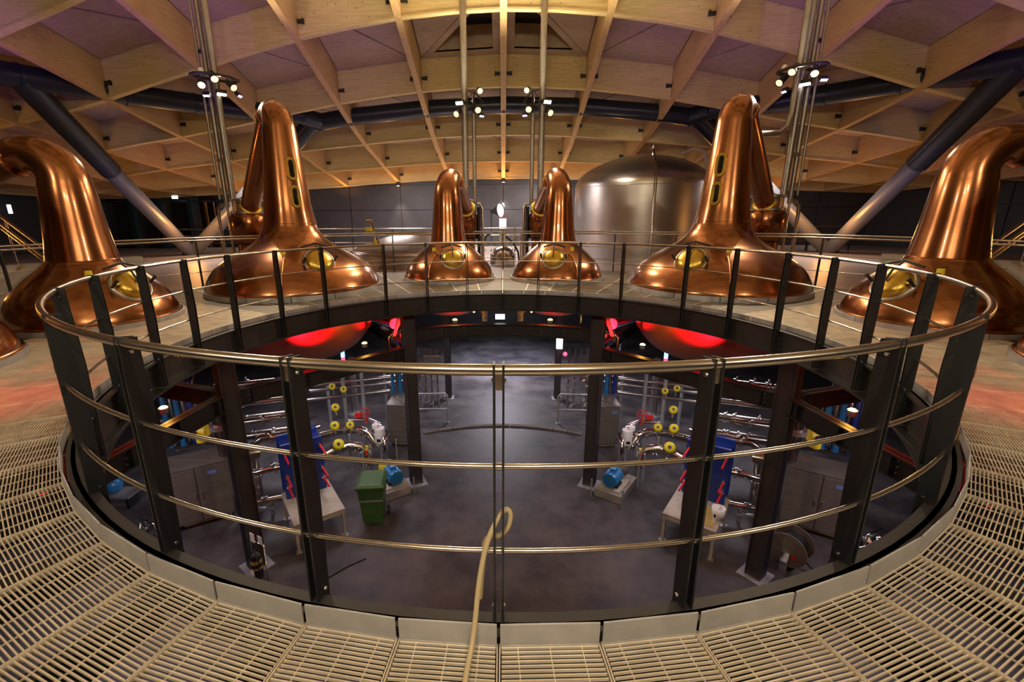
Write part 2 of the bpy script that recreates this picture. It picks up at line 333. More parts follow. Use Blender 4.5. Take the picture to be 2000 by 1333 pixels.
for hh in (W1, W2):
    h = hh / 2; gm[hh] = dict(near=grating(h, R0, RN).mesh('grating_panel', 'grate'), kick=None)
    mb = MB(); x = R0 * math.tan(radians(h)) - .006
    c = R0 * cos(radians(h)) * 1.0
    mb.box((0, R0 + .004, .052), (2 * x, .008, .104)); gm[hh]['kick'] = mb.mesh('kick_plate', 'galv')
    for nm, r0, r1 in (('A', R0, 5.1), ('B', 5.1, 6.7), ('C', 6.7, 9.1)):
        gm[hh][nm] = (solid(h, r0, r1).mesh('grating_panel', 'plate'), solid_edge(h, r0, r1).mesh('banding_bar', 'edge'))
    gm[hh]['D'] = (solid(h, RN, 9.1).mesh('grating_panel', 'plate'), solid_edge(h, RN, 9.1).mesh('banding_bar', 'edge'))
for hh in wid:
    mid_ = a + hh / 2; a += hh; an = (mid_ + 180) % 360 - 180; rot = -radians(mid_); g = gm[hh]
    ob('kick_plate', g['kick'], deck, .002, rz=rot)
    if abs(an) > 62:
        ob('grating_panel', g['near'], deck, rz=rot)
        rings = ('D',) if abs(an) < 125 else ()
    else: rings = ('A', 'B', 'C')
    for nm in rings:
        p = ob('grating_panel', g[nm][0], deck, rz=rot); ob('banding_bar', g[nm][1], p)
# joists below the near gratings
for k in range(24):
    an = 75 + k * (210 / 23); MB().beam(P(an, 4.15, -.16), P(an, 8.8, -.16), .07, .18).build('deck_joist', 'beamd', deck)
for r in (5.3, 6.4): MB().arc(r, r + .1, -.45, -.16, 62, 298, 60).build('deck_bearer', 'beamd', deck)
# ---- ring girder at the opening edge
rg = tag(ob('trim_opening', None), 'curved dark steel channel girder edging the round opening', 'girder', kind='structure')
for i in range(14):
    a0 = i * 360 / 14
    g = MB(); g.arc(4.05, 4.075, -.30, 0.035, a0, a0 + 360 / 14, 9); g.arc(3.955, 4.06, -.32, -.30, a0, a0 + 360 / 14, 9); g.arc(4.0, 4.1, .015, .035, a0, a0 + 360 / 14, 9)
    gs = g.build('girder_segment', 'beamd', rg)
    sp = MB()
    p = P(a0, 4.04, -.14); 
    for da in (-.55, .55):
        for z in (-.24, -.17, -.10, -.03): q = P(a0 + da, 4.045, z); d = P(a0, 1); sp.cyl(q, q - d * .02, .012, .009, 8)
    tag(sp.build('splice_bolts', 'chrome', gs), kind='stuff')
# ---- guard railing
PA = [0]; 
for g_ in (10.65, 11.99, 12.23, 17.41, 12.41, 12.44, 11.07, 10.94, 12.56, 12.11, 18.91, 13.24, 12.84): PA.append(PA[-1] + g_)
ANG = PA + [180] + [-x for x in PA[1:]]
rail = thing('guard_railing', 'circular steel guard railing with dark twin flat posts around the opening', 'railing')
RR = 4.02
def ringpts(r, z, n=180): return [P(i * 360 / n, r, z) for i in range(n)]
MB().tube(ringpts(RR, 1.1), .0205, 16, True).build('handrail', 'steel', rail)
MB().tube(ringpts(RR, .723), .0105, 10, True).build('mid_rail', 'steel', rail)
MB().tube(ringpts(RR, .354), .0105, 10, True).build('mid_rail', 'steel', rail)
pm = MB()
for s in (-1, 1):
    pm.add([(s * .0165 + sx * .004, y, z) for sx in (-1, 1) for y, z in ((4.045, -.05), (3.965, -.05), (3.95, .5), (3.965, 1.115), (4.04, 1.125), (4.045, .9))], [(0, 1, 2, 3, 4, 5), (11, 10, 9, 8, 7, 6)] + [(i, 6 + i, 6 + (i + 1) % 6, (i + 1) % 6) for i in range(6)])
postm = pm.mesh('post', 'dark')
clm = MB().box((0, 4.02, 1.065), (.026, .03, .07)).mesh('rail_clamp', 'steel'); slm = [MB().cyl((-.012, 4.02, z), (.012, 4.02, z), .014, n=12).mesh('rail_sleeve', 'steel') for z in (.723, .354)]
bm_ = MB()
for z, y in ((1.055, 4.0), (.06, 3.99), (-.02, 4.01)):
    for s in (-1, 1): bm_.cyl((s * .018, y, z), (s * .027, y, z), .011, .008, 10)
bom = bm_.mesh('bolts', 'chrome')
stm = MB(); 
for s in (-1, 1): stm.box((s * .02, 4.01, -.135), (.012, .09, .29))
stfm = stm.mesh('fascia_stiffener', 'beamd')
for an in ANG:
    r_ = -radians(an); p = ob('post', postm, rail, rz=r_); ob('rail_clamp', clm, p); [ob('rail_sleeve', q, p) for q in slm]; tag(ob('bolts', bom, p), kind='stuff'); ob('fascia_stiffener', stfm, rg, rz=r_)

# ================================================================== COPPER STILLS
def smooth_prof(pts, n=5):
    out = []
    for i in range(len(pts) - 1):
        p0 = pts[max(i - 1, 0)]; p1 = pts[i]; p2 = pts[i + 1]; p3 = pts[min(i + 2, len(pts) - 1)]
        for k in range(n):
            t = k / n
            out.append(tuple(.5 * (2 * p1[j] + (p2[j] - p0[j]) * t + (2 * p0[j] - 5 * p1[j] + 4 * p2[j] - p3[j]) * t * t + (3 * p1[j] - p0[j] - 3 * p2[j] + p3[j]) * t ** 3) for j in (0, 1)))
    return out + [pts[-1]]
BIGP = [(1.88, .08), (1.87, .16), (1.81, .30), (1.72, .45), (1.59, .59), (1.38, .74), (1.12, .89), (.91, 1.01), (.75, 1.14), (.64, 1.28), (.585, 1.41), (.565, 1.49)]
BIGN = [(.565, 1.49), (.515, 1.76), (.475, 2.12), (.415, 2.66), (.362, 3.2), (.335, 3.5)]
SMP = [(1.175, .08), (1.155, .18), (1.10, .32), (1.01, .46), (.88, .60), (.72, .75), (.58, .86), (.50, .94), (.47, .99)]
SMN = [(.47, .99), (.43, 1.25), (.40, 1.5), (.36, 1.95), (.335, 2.15)]
def still(a, big, label, arm_ang, arm_len, end_z, hatch=True, cut=None):
    c = P(a, 6.93); root = thing('copper_still', label, 'copper still', c, 0, 'copper pot stills around the opening')
    rad = 1.84 if big else 1.17
    MB().lathe(smooth_prof(BIGP if big else SMP), 72).build('body', 'copper', root)
    zs, rs = (1.49, .566) if big else (.99, .472)
    MB().tube([(rs * cos(2 * pi * i / 48), rs * sin(2 * pi * i / 48), zs) for i in range(48)], .008, 6, True).build('seam_ring', 'copper', root)
    MB().lathe([(rad - .06, .06), (rad + .035, .06), (rad + .035, .10), (rad - .06, .11)], 72).build('rim', 'copper', root)
    # curb of pale plates
    n = 14 if big else 10; step = 360 / n
    cm = MB().arc(rad + .03, rad + .06, 0, .105 if big else .075, -step / 2 + .25, step / 2 - .25, 5).mesh('curb_plate', 'galv')
    for k in range(n): ob('curb_plate', cm, root, rz=radians(k * step + a))
    # pot below the deck
    pr = [(rad * .92, -.05), (rad * .93, -.5), (rad * .86, -.95), (rad * .66, -1.38), (rad * .35, -1.62), (.02, -1.68)] if big else [(rad * .9, -.05), (rad * .9, -.35), (rad * .75, -.7), (rad * .45, -.92), (.02, -1.0)]
    MB().lathe(smooth_prof(pr, 4)[::-1], 48).build('lower_pot', 'pot', root)
    # swan neck + lyne arm
    d = V((sin(radians(arm_ang)), cos(radians(arm_ang)), 0)); z0 = 3.5 if big else 2.15; R = .30 if big else .42; r0 = .335 if big else .335
    T = 120 if big else 118; npf = smooth_prof(BIGN if big else SMN)[:-1]; pts = [V((0, 0, z)) for r, z in npf]; rs_ = [r for r, z in npf]
    for i in range(15):
        t = radians(T * i / 14); pts.append(d * (R - R * cos(t)) + V((0, 0, z0 + R * sin(t)))); rs_.append(r0 - (.075 if big else .09) * (i / 14) ** .9)
    MB().tube(pts, rs_, 56, caps=False).build('swan_neck', 'copper', root)
    e = d * arm_len + V((0, 0, end_z)); st = pts[-1]
    MB().tube([st, st.lerp(e, .5), e], [rs_[-1], rs_[-1] - .01, rs_[-1] - .03], 32).build('lyne_arm', 'copper', root)
    dd = (e - st).normalized(); ar = rs_[-1]
    MB().lathe([(ar - .005, -.05), (ar + .04, -.05), (ar + .04, .0), (ar - .005, 0)], 36, st + dd * .08, dd).build('arm_flange', 'copper', root)
    MB().lathe([(ar - .03, -.06), (ar + .035, -.06), (ar + .035, .02), (ar - .03, .02)], 36, e - dd * .2, dd).build('brass_collar', 'brass', root)
    # hatch facing the opening
    ia = radians(a + 180); n_ = V((sin(ia), cos(ia), 0)); t_ = V((n_.y, -n_.x, 0))
    hr, hz = (1.42, .72) if big else (.90, .60); nn = (n_ * .80 + V((0, 0, .60))).normalized(); hc = n_ * hr + V((0, 0, hz)); q = .30 if big else .27
    hroot = MB().lathe([(q + .005, -.16), (q + .03, -.14), (q + .03, .02), (q - .005, .03), (q - .03, .0)], 40, hc, nn).build('hatch_ring', 'tank', root)
    MB().lathe([(q - .015, .0), (q - .02, .03), (q * .85, .085), (q * .6, .125), (q * .3, .145), (.001, .15)], 40, hc, nn).build('hatch_dome', 'brass', hroot)
    up = nn.cross(t_)
    if up.z < 0: up = -up
    MB().tube([hc + up * (q + .03) + nn * .06 - t_ * q, hc + up * (q + .08) + nn * .12, hc + up * (q + .03) + nn * .06 + t_ * q], .02, 8).build('hatch_hinge', 'beamd', hroot)
    MB().tube([hc + up * (q + .06) + nn * .12, hc + up * .12 + nn * .19, hc - up * .05 + nn * .17], .016, 8).build('hatch_bar', 'beamd', hroot)
    for sg in (-1, 1):
        b = hc + t_ * sg * (q + .03) + nn * .05; MB().cyl(b - nn * .03, b + nn * .12, .022, n=10).sphere(b + nn * .13, .03, 8).build('clamp', 'black', hroot)
    # anti-collapse valve and drain line beside the hatch
    sg = 1 if a < 0 else -1
    vp = n_ * (hr * .80) + t_ * sg * .62 * (1 if big else .72) + V((0, 0, hz + .18)); 
    pr_ = BIGP if big else SMP
    def rad_at(z):
        for (ra, za), (rb, zb) in zip(pr_, pr_[1:]):
            if za <= z <= zb: return ra + (rb - ra) * (z - za) / (zb - za)
        return pr_[0][0]
    va = atan2(vp.x, vp.y); ln = []
    for k in range(8):
        z = (hz + .12) * (1 - k / 7) + .09 * (k / 7); r = rad_at(z) + .018; ln.append(V((sin(va) * r, cos(va) * r, z)))
    MB().tube(ln, .02, 8).build('drain_pipe', 'copper_pipe', root)
    tp = ln[0] + V((sin(va), cos(va), 0)) * .04 + V((0, 0, .06))
    MB().cyl(ln[0], tp, .03, n=10).build('valve_body', 'chrome', root)
    MB().cyl(tp, tp + V((0, 0, .09)), .05, .045, 14).build('valve_cap', 'yellow', root)
    if big:     # sight glasses on the neck
        for z, rr in ((2.62, .42), (2.05, .485)):
            sl = V((0, 0, 1)) - n_ * .1; sl.normalize(); nn2 = t_.cross(sl); nn2 = nn2 if nn2.dot(n_) > 0 else -nn2; cc = n_ * (rr + .01) + V((0, 0, z))
            def obr(w, h, k=10):
                return [(w * cos(pi * i / k), h + w * sin(pi * i / k)) for i in range(k + 1)] + [(-w * cos(pi * i / k), -h - w * sin(pi * i / k)) for i in range(k + 1)]
            o, i_ = obr(.105, .13), obr(.055, .125); N = len(o); vs_ = []
            for dep, lst in ((-.06, o), (.035, o), (.035, i_), (.0, i_)): vs_ += [cc + t_ * x + sl * y + nn2 * dep for x, y in lst]
            fr = MB().add(vs_, [(j * N + k, j * N + (k + 1) % N, (j + 1) * N + (k + 1) % N, (j + 1) * N + k) for j in range(3) for k in range(N)]).build('sight_frame', 'brass', root)
            MB().add([cc + t_ * x + sl * y + nn2 * .012 for x, y in i_], [tuple(range(N))]).build('sight_glass', 'glass', fr)
            bt = MB()
            for j in range(0, N, 2):
                x, y = (o[j][0] + i_[j][0]) / 2, (o[j][1] + i_[j][1]) / 2; b = cc + t_ * x + sl * y + nn2 * .035; bt.cyl(b, b + nn2 * .014, .011, n=6)
            tag(bt.build('frame_bolts', 'brass', fr), kind='stuff')
    return root
for s in (-1, 1):
    o = SIDE[s]; x = {-1: 'left', 1: 'right'}[s]
    still(s * 44, True, f'tall copper still with two brass sight windows {x} of the central pair', s * 44, 3.0, 1.80)
    still(s * 12, False, f'{x} of the two small copper stills at the far side of the opening', s * -9, 2.25, 1.75)
    still(s * 76, False, f'large looking copper still with bent swan neck at the {x} edge of the picture', s * 98, 2.6, 1.7)
    still(s * 98.6, False, f'copper still cut off by the {x} picture edge, only its rim showing', s * 90, 2.6, 1.7)

# ================================================================== CONDENSERS, MASTS, SPOTLIGHTS
def condenser(x, y, big, s):
    k = 1.0 if big else .62; zb = .95
    lab = (f'copper condenser drum with steel flange behind the {SIDE[s]} tall still' if big else f'small copper condenser behind the {SIDE[s]} of the two central stills')
    c = thing('condenser', lab, 'condenser', (x, y, 0), 0, 'condensers')
    MB().lathe([(.38 * k, -.3), (.38 * k, zb)], 40).build('lower_drum', 'copper', c)
    MB().lathe([(.38 * k, zb), (.50 * k, zb), (.50 * k, zb + .68), (.46 * k, zb + .76), (.40 * k, zb + .78)], 40).build('upper_drum', 'copper', c)
    MB().lathe([(.30 * k, zb + .78), (.44 * k, zb + .78), (.44 * k, zb + .82), (.37 * k, zb + .83), (.37 * k, zb + 1.10), (.44 * k, zb + 1.11), (.44 * k, zb + 1.15), (.05, zb + 1.2)], 40, smooth=False).build('steel_header', 'tank', c)
    b = MB()
    for i in range(20):
        t = 2 * pi * i / 20
        for z in (zb + .80, zb + 1.13): b.cyl((.42 * k * cos(t), .42 * k * sin(t), z - .04), (.42 * k * cos(t), .42 * k * sin(t), z + .04), .014, n=6)
    tag(b.build('header_bolts', 'chrome', c), kind='stuff')
    MB().lathe([(.385 * k, zb - .03), (.405 * k, zb - .03), (.405 * k, zb), (.385 * k, zb)], 40).build('band', 'black', c)
    sx = -s
    if big:
        MB().tube([(s * .5, -.2, 1.95), (s * .62, -.2, 1.95), (s * .7, -.2, 1.85), (s * .72, -.2, 1.6), (s * .72, -.2, -.1)], .045, 12).build('drain_pipe', 'steel', c)
        MB().tube([(s * .42, -.25, 2.0), (s * .44, -.25, -.1)], .03, 10).build('down_pipe', 'steel', c)
        MB().cyl((-s * .05, -.1, 2.15), (-s * .05, -.1, 2.28), .03, n=8).box((-s * .05, -.1, 2.3), (.14, .05, .06)).build('top_valve', 'black', c)
    else:
        MB().tube([(sx * .30, -.1, 2.0), (sx * .42, -.1, 1.98), (sx * .48, -.1, 1.85), (sx * .48, -.1, -.1)], .05, 12).build('drain_pipe', 'steel', c)
        MB().tube([(sx * .36, .02, 1.9), (sx * .36, .02, -.1)], .055, 12).build('down_pipe', 'beamd', c)
    return c
def mast(x, y, big, s):
    lab = f'bundle of steel vent pipes rising to the roof above the {SIDE[s]} {"tall still condenser" if big else "small central still"}'
    m = thing('vent_mast', lab, 'vent pipes', (x, y, 0), 0, 'vent masts'); zt = roof(x, y).z + .8
    if big:
        for dx, dy, r, z0 in ((0, 0, .085, 2.1), (-s * .0 + s * .22, .05, .06, 1.9), (s * -.02 + s * .12, .2, .045, 2.1), (s * .33, -.05, .03, 2.1)): MB().cyl((dx, dy, z0), (dx, dy, zt), r, n=20).build('vent_pipe', 'pipe', m)
        if s > 0: MB().tube([(-.16, -.1, zt), (-.16, -.1, 4.1), (-.22, -.1, 3.75), (-.42, -.12, 3.6), (-1.3, -.2, 3.55)], .08, 16).build('side_pipe', 'pipe', m)
        MB().box((s * .1, 0, 3.1), (.3, .1, .06)).cyl((s * .1, -.08, 3.1), (s * .1, .08, 3.1), .07, n=14).build('pipe_clamp', 'stainless', m)
    else:
        for dx, r, z1 in ((-.03 * s, .095, zt), (-s * .30, .06, 4.55)): MB().cyl((dx, 0, 1.95), (dx, 0, z1), r, n=20).build('vent_pipe', 'pipe', m)
        for z in (2.5, 3.0): MB().box((-s * .09, -.05, z), (.1, .08, .05)).build('pipe_bracket', 'stainless', m)
    return m
def lamp(parent, loc, aim, em='e_warm', r=.085, floody=False):
    d = V(aim).normalized(); loc = V(loc)
    if floody:
        u, v = MB().frame(d); h = MB(); h.prism([loc + u * a * r * 1.2 + v * b * r * .55 for a, b in ((-1, -1), (1, -1), (1, 1), (-1, 1))], -d * .1); o = h.build('floodlight', 'black', parent)
        g = MB(); g.prism([loc + d * .004 + u * a * r * 1.05 + v * b * r * .42 for a, b in ((-1, -1), (1, -1), (1, 1), (-1, 1))], d * .006); g.build('lens', em, o); return o
    o = MB().lathe([(.001, -.30), (r * .75, -.30), (r * .85, -.22), (r * .85, -.06), (r * 1.08, -.04), (r * 1.08, .02), (r * .95, .02)], 20, loc, d).build('spotlight', 'black', parent)
    MB().lathe([(.001, .0), (r * .93, .0)], 20, loc, d).build('lens', em, o); return o
def cluster(x, y, big, s):
    z = 4.98 if big else 4.80; r = hypot(x, y); n_ = V((-x / r, -y / r, 0)); t_ = V((n_.y, -n_.x, 0))
    c = thing('spotlight_cluster', f'lit stage spotlights on a bent tube hoop high on the {SIDE[s]} {"outer vent pipes" if big else "central vent pipe"}', 'spotlights', (x, y, z), 0, 'spotlight clusters')
    if big:
        MB().tube([t_ * a + n_ * b + V((0, 0, .05)) for a, b in ((-.52, .1), (-.5, .28), (-.25, .45), (0, .5), (.25, .45), (.5, .28), (.55, .1), (.4, -.05), (-.4, -.05))], .035, 10, True).build('hoop', 'beamd', c)
        for a, b, dz, em in ((-.33, .30, -.16, 'e_warm'), (.12, .42, -.06, 'e_warm'), (.40, .30, -.22, 'e_warm')):
            lamp(c, t_ * a + n_ * (b + .06) + V((0, 0, dz)), n_ * .72 + t_ * a * .5 + V((0, 0, -.55)), em, .09)
        lamp(c, t_ * -.5 + n_ * .2 + V((0, 0, -.3)), n_ * .4 - t_ * .4 + V((0, 0, -.7)), 'e_blue', .075, True)
        lamp(c, t_ * .30 + n_ * .25 + V((0, 0, -.42)), n_ * .4 + t_ * .3 + V((0, 0, -.7)), 'e_blue', .07, True)
        lamp(c, t_ * -.1 + n_ * .1 + V((0, 0, -.3)), V((0, 0, -1)) + n_ * .5, 'e_white', .1, True)
        for a, b in ((-.33, .3), (.12, .42), (.4, .3)): MB().cyl(t_ * a + n_ * b + V((0, 0, .05)), t_ * a + n_ * b + V((0, 0, -.12)), .018, n=8).build('yoke', 'beamd', c)
        MB().sphere(t_ * .35 + n_ * .3 + V((0, 0, .12)), .07, 10).build('camera_dome', 'white', c)
    else:
        sx = -s; q = lambda a, dy, dz: V((a * sx, dy, dz))
        ap = q(.30, -.1, .32); legs = [q(.0, -.15, .02), q(.55, -.15, .02), q(.28, -.45, .0), q(.28, .15, .0)]; lo = q(.30, -.1, -.25)
        for l in legs:
            MB().tube([ap, l, lo], .018, 8).build('truss_bar', 'beamd', c)
        MB().tube(legs[:1] + legs[2:3] + legs[1:2] + legs[3:], .018, 8, True).build('truss_ring', 'beamd', c)
        lamp(c, q(-.12, -.25, -.02), V((-.25 * sx, -.75, -.62)), 'e_white', .1, True); lamp(c, q(-.22, -.2, -.30), V((-.3 * sx, -.8, -.45)), 'e_warm', .09)
        lamp(c, q(.42, -.3, -.22), V((.1 * sx, -.85, -.5)), 'e_warm', .09); lamp(c, q(.48, -.2, .30), V((.2 * sx, -.85, -.35)), 'e_warm', .08)
        lamp(c, q(.52, -.2, -.36), V((.3 * sx, -.4, -.8)), 'e_blue', .07, True)
    return c
for s in (-1, 1):
    condenser(s * 6.95, 7.2, True, s); mast(s * 7.36, 7.25, True, s); cluster(s * 7.36, 7.2, True, s)
    condenser(s * 1.12, 9.25, False, s); mast(s * 1.17, 9.2, False, s); cluster(s * 1.15, 9.2, False, s)

# ================================================================== BACKGROUND HALL
orail = thing('outer_railing', 'outer curved steel railing with thin dark posts behind the stills', 'railing')
for z, r in ((1.1, .022), (.72, .009), (.36, .009)):
    MB().tube([P(a, 9.0, z) for a in range(-112, 113, 4)], r, 10).build('rail', 'steel', orail)
MB().tube([P(a, 9.08, 1.16) for a in range(-112, 113, 4)], .02, 10).build('rail', 'steel', orail)
opm = MB().box((0, 9.0, .5), (.03, .06, 1.2)).mesh('post', 'dark')
for k in range(-10, 11): ob('post', opm, orail, rz=-radians(k * 10.8 + (0 if k else .0)))
tk = thing('steel_tank', 'huge domed stainless washback tank behind the right small still', 'tank', (5.95, 15.2, 0))
MB().lathe([(2.82, -1.2), (2.82, 2.75)], 96).build('shell', 'tank', tk)
MB().lathe(smooth_prof([(2.82, 2.75), (2.78, 2.98), (2.55, 3.28), (2.0, 3.62), (1.2, 3.92), (.4, 4.06), (.001, 4.08)], 5), 96).build('dome', 'tank', tk)
MB().tube([(2.825 * cos(2 * pi * i / 64), 2.825 * sin(2 * pi * i / 64), 2.75) for i in range(64)], .012, 6, True).build('weld_seam', 'tank', tk)
MB().tube([(-.35, -2.9, -.3), (-.35, -2.9, 2.7), (-.3, -2.6, 3.35), (-.1, -1.6, 3.92), (0, -1.1, 4.15)], .05, 12).build('spray_pipe', 'steel', tk)
MB().cyl((0, -1.1, 3.85), (0, -1.1, 4.3), .06, n=12).cyl((-.15, -1.1, 4.2), (.2, -1.1, 4.2), .04, n=10).build('top_valve', 'chrome', tk)
MB().tube([(1.2, -.9, 4.0), (1.6, -1.2, 4.15), (1.9, -1.4, 4.0), (2.0, -1.5, 3.4)], .06, 12).build('vent_hose', 'pale', tk)
mt = thing('mash_tun', 'low wide stainless mash tun with a shallow cone lid left of the centre', 'tank', (-3.3, 12.6, 0))
MB().lathe([(2.55, -.6), (2.55, .35)], 72).build('shell', 'tank', mt)
MB().lathe(smooth_prof([(2.55, .35), (2.42, .46), (1.4, .82), (.5, 1.02), (.001, 1.05)], 4), 72).build('lid', 'tank', mt)
MB().lathe([(2.55, .3), (2.62, .3), (2.62, .36), (2.55, .36)], 72).build('rim', 'steel', mt)
MB().cyl((-1.4, -1.3, .6), (-1.4, -1.3, 1.15), .05, n=10).tube([(-1.4, -1.3, 1.1), (-1.5, -1.3, 1.55), (-1.05, -1.4, .2), (-.9, -2.6, -.1)], .05, 10).build('charge_pipe', 'steel', mt)
MB().cyl((-1.6, -1.35, 1.5), (-1.4, -1.35, 1.5), .09, n=14).build('pipe_elbow', 'steel', mt)
MB().box((-1.52, -1.4, 1.2), (.2, .12, .14)).build('valve_actuator', 'yellow', mt); MB().box((-1.3, -1.4, .72), (.1, .1, .18)).build('valve_tag', 'yellow', mt)
MB().tube([(-1.1, -1.3, 1.06), (2.4, -1.6, .95)], .04, 10).build('cross_pipe', 'steel', mt)
MB().sphere((.9, -1.7, .9), .07, 10).build('sensor', 'white', mt)
cr = MB()
for i in range(9): cr.tube([(1.6 + i * .09, -1.9, .8 - .04 * i), (1.7 + i * .09, -1.95, .62 - .04 * i), (1.58 + i * .09, -1.9, .55 - .04 * i)], .025, 6)
tag(cr.build('chrome_manifold', 'chrome', mt), kind='stuff')
tag(MB().arc(10.4, 10.75, -.14, .72, 58, 118, 24).build('pale_parapet', 'pale'), 'low curved pale grey parapet wall behind the right edge still', 'wall')
tag(MB().arc(10.4, 10.75, -.14, .72, -118, -58, 24).build('pale_parapet', 'pale'), 'low curved pale grey parapet wall behind the left edge still', 'wall')
for s in (-1, 1):
    h = thing('stair_handrail', f'sloping steel stair handrail behind the still at the {SIDE[s]} edge', 'handrail')
    for dz in (0, -.22, -.32): MB().tube([(s * 11.6, 5.0, 1.72 + dz), (s * 8.6, 3.4, .62 + dz), (s * 8.2, 3.2, .48 + dz)], .032, 10).build('rail', 'steel', h)
    for t in (.1, .9): p = V((s * 11.6, 5.0, 1.72)).lerp(V((s * 8.6, 3.4, .62)), t); MB().cyl((p.x, p.y, -.14), p, .02, n=8).build('post', 'steel', h)
wk = thing('walkway_rail', 'long straight steel walkway rail in the far hall', 'railing')
for z in (.35, .7, 1.05): MB().cyl((-17, 18.4, z), (17, 18.4, z), .03, n=8).build('rail', 'steel', wk)
for k in range(-8, 9): MB().box((k * 2.1 + .6, 18.4, .45), (.05, .08, 1.2)).build('post', 'dark', wk)
tag(MB().box((0, 18.75, -.05), (32, .25, .3)).build('floor_upstand', 'pale'), 'pale concrete upstand along the far walkway', 'kerb')
tag(MB().box((1.1, 10.9, .97), (1.0, .12, .12)).cyl((.45, 10.9, .97), (.38, 10.9, .8), .08, n=12).cyl((.62, 10.9, .9), (.62, 10.9, -.1), .03, n=8).build('overhead_pipe', 'pale'), 'short pale pipe stub above the railing between the small stills', 'pipe')
pl = thing('photo_lamp', 'black reflector lamp on a tripod in front of the far wall', 'lamp', (-.62, 19.0, -.14))
MB().cyl((0, 0, .5), (0, 0, 2.0), .035, n=8).build('stand', 'black', pl)
for k in range(3): MB().cyl((0, 0, .55), (.45 * cos(k * 2.1 + .5), .45 * sin(k * 2.1 + .5), 0), .025, n=6).build('leg', 'black', pl)
MB().lathe([(.08, -.1), (.12, .1), (.36, .55)], 24, (.05, 0, 2.0), (.75, -.5, .1)).build('reflector', 'black', pl)
MB().lathe([(.001, .50), (.33, .50)], 24, (.05, 0, 2.0), (.75, -.5, .1)).build('diffuser', 'white', pl)
tag(MB().lathe([(.001, -.33), (.07, -.30), (.09, -.2), (.09, .2), (.07, .3), (.001, .33)], 16, (-.03, 22.12, 2.04)).build('wall_light', 'e_cool'), 'small glowing oval light on the centre of the back wall', 'wall light')
tag(MB().sphere((-.03, 22.14, 1.62), .11, 12).build('alarm_beacon', 'red'), 'red alarm beacon below the oval wall light', 'beacon')
tag(MB().box((-.03, 22.16, 1.20), (.42, .03, .6)).build('notice', 'paper'), 'white notice sheet on the centre of the back wall', 'notice')
tag(MB().box((14.9, 22.15, 2.35), (1.1, .04, .42)).build('notice', 'white'), 'white rectangular sign high on the right back wall', 'sign')
tag(MB().box((12.2, 22.14, 1.8), (.14, .06, .66)).build('wall_light', 'e_cool'), 'narrow glowing wall light at the right of the back wall', 'wall light')
tag(MB().box((-24.2, 17, 2.1), (.1, .12, .42)).build('wall_light', 'e_cool'), 'glowing light on the dark wall at the far left', 'wall light')
tag(MB().box((-19.2, 21.8, 2.8), (.34, .05, .16)).build('exit_sign', 'e_cool'), 'small glowing sign over the left glass doors', 'sign')
for x in (-6, -3, 0, 9, 12):
    d_ = thing('downlight', {-6: 'black downlight under the roof beam right of the left tall still', -3: 'black downlight under the roof beam left of the small stills', 0: 'black downlight on the central roof beam end above the notice', 9: 'black downlight on the back wall right of the steel tank', 12: 'black downlight above the narrow wall light at right'}[x], 'downlight', (x, 21.7, roof(x, 21.7).z - .02), group='wall downlights')
    MB().cyl((0, 0, 0), (0, 0, -.2), .1, n=14).build('housing', 'black', d_); MB().lathe([(.001, -.202), (.08, -.202)], 14).build('lens', 'e_white', d_)
dr = thing('sample_vessel', 'small round steel vessel with a black hose behind the railing between small stills', 'vessel', (.0, 11.6, -.14))
MB().lathe(smooth_prof([(.48, 0), (.48, .35), (.4, .55), (.2, .68), (.001, .72)], 4), 28).build('drum', 'chrome', dr)
MB().tube([(-.7, -.1, .85), (-.6, -.1, 1.08), (-.3, -.1, 1.2), (0, -.15, 1.12), (.35, -.2, .85), (.55, -.2, .5), (.6, -.2, 0)], .035, 8).build('hose', 'black', dr)
bx = thing('twin_box', 'pair of white boxes on a bracket at the railing post between the small stills', 'light', (-.02, 9.04, .95))  # two white boxes on a bracket, not lit
for sx in (-1, 1): MB().box((sx * .06, 0, .02), (.07, .08, .3)).build('box', 'white', bx)
MB().box((0, 0, 0), (.1, .05, .06)).build('bracket', 'chrome', bx)

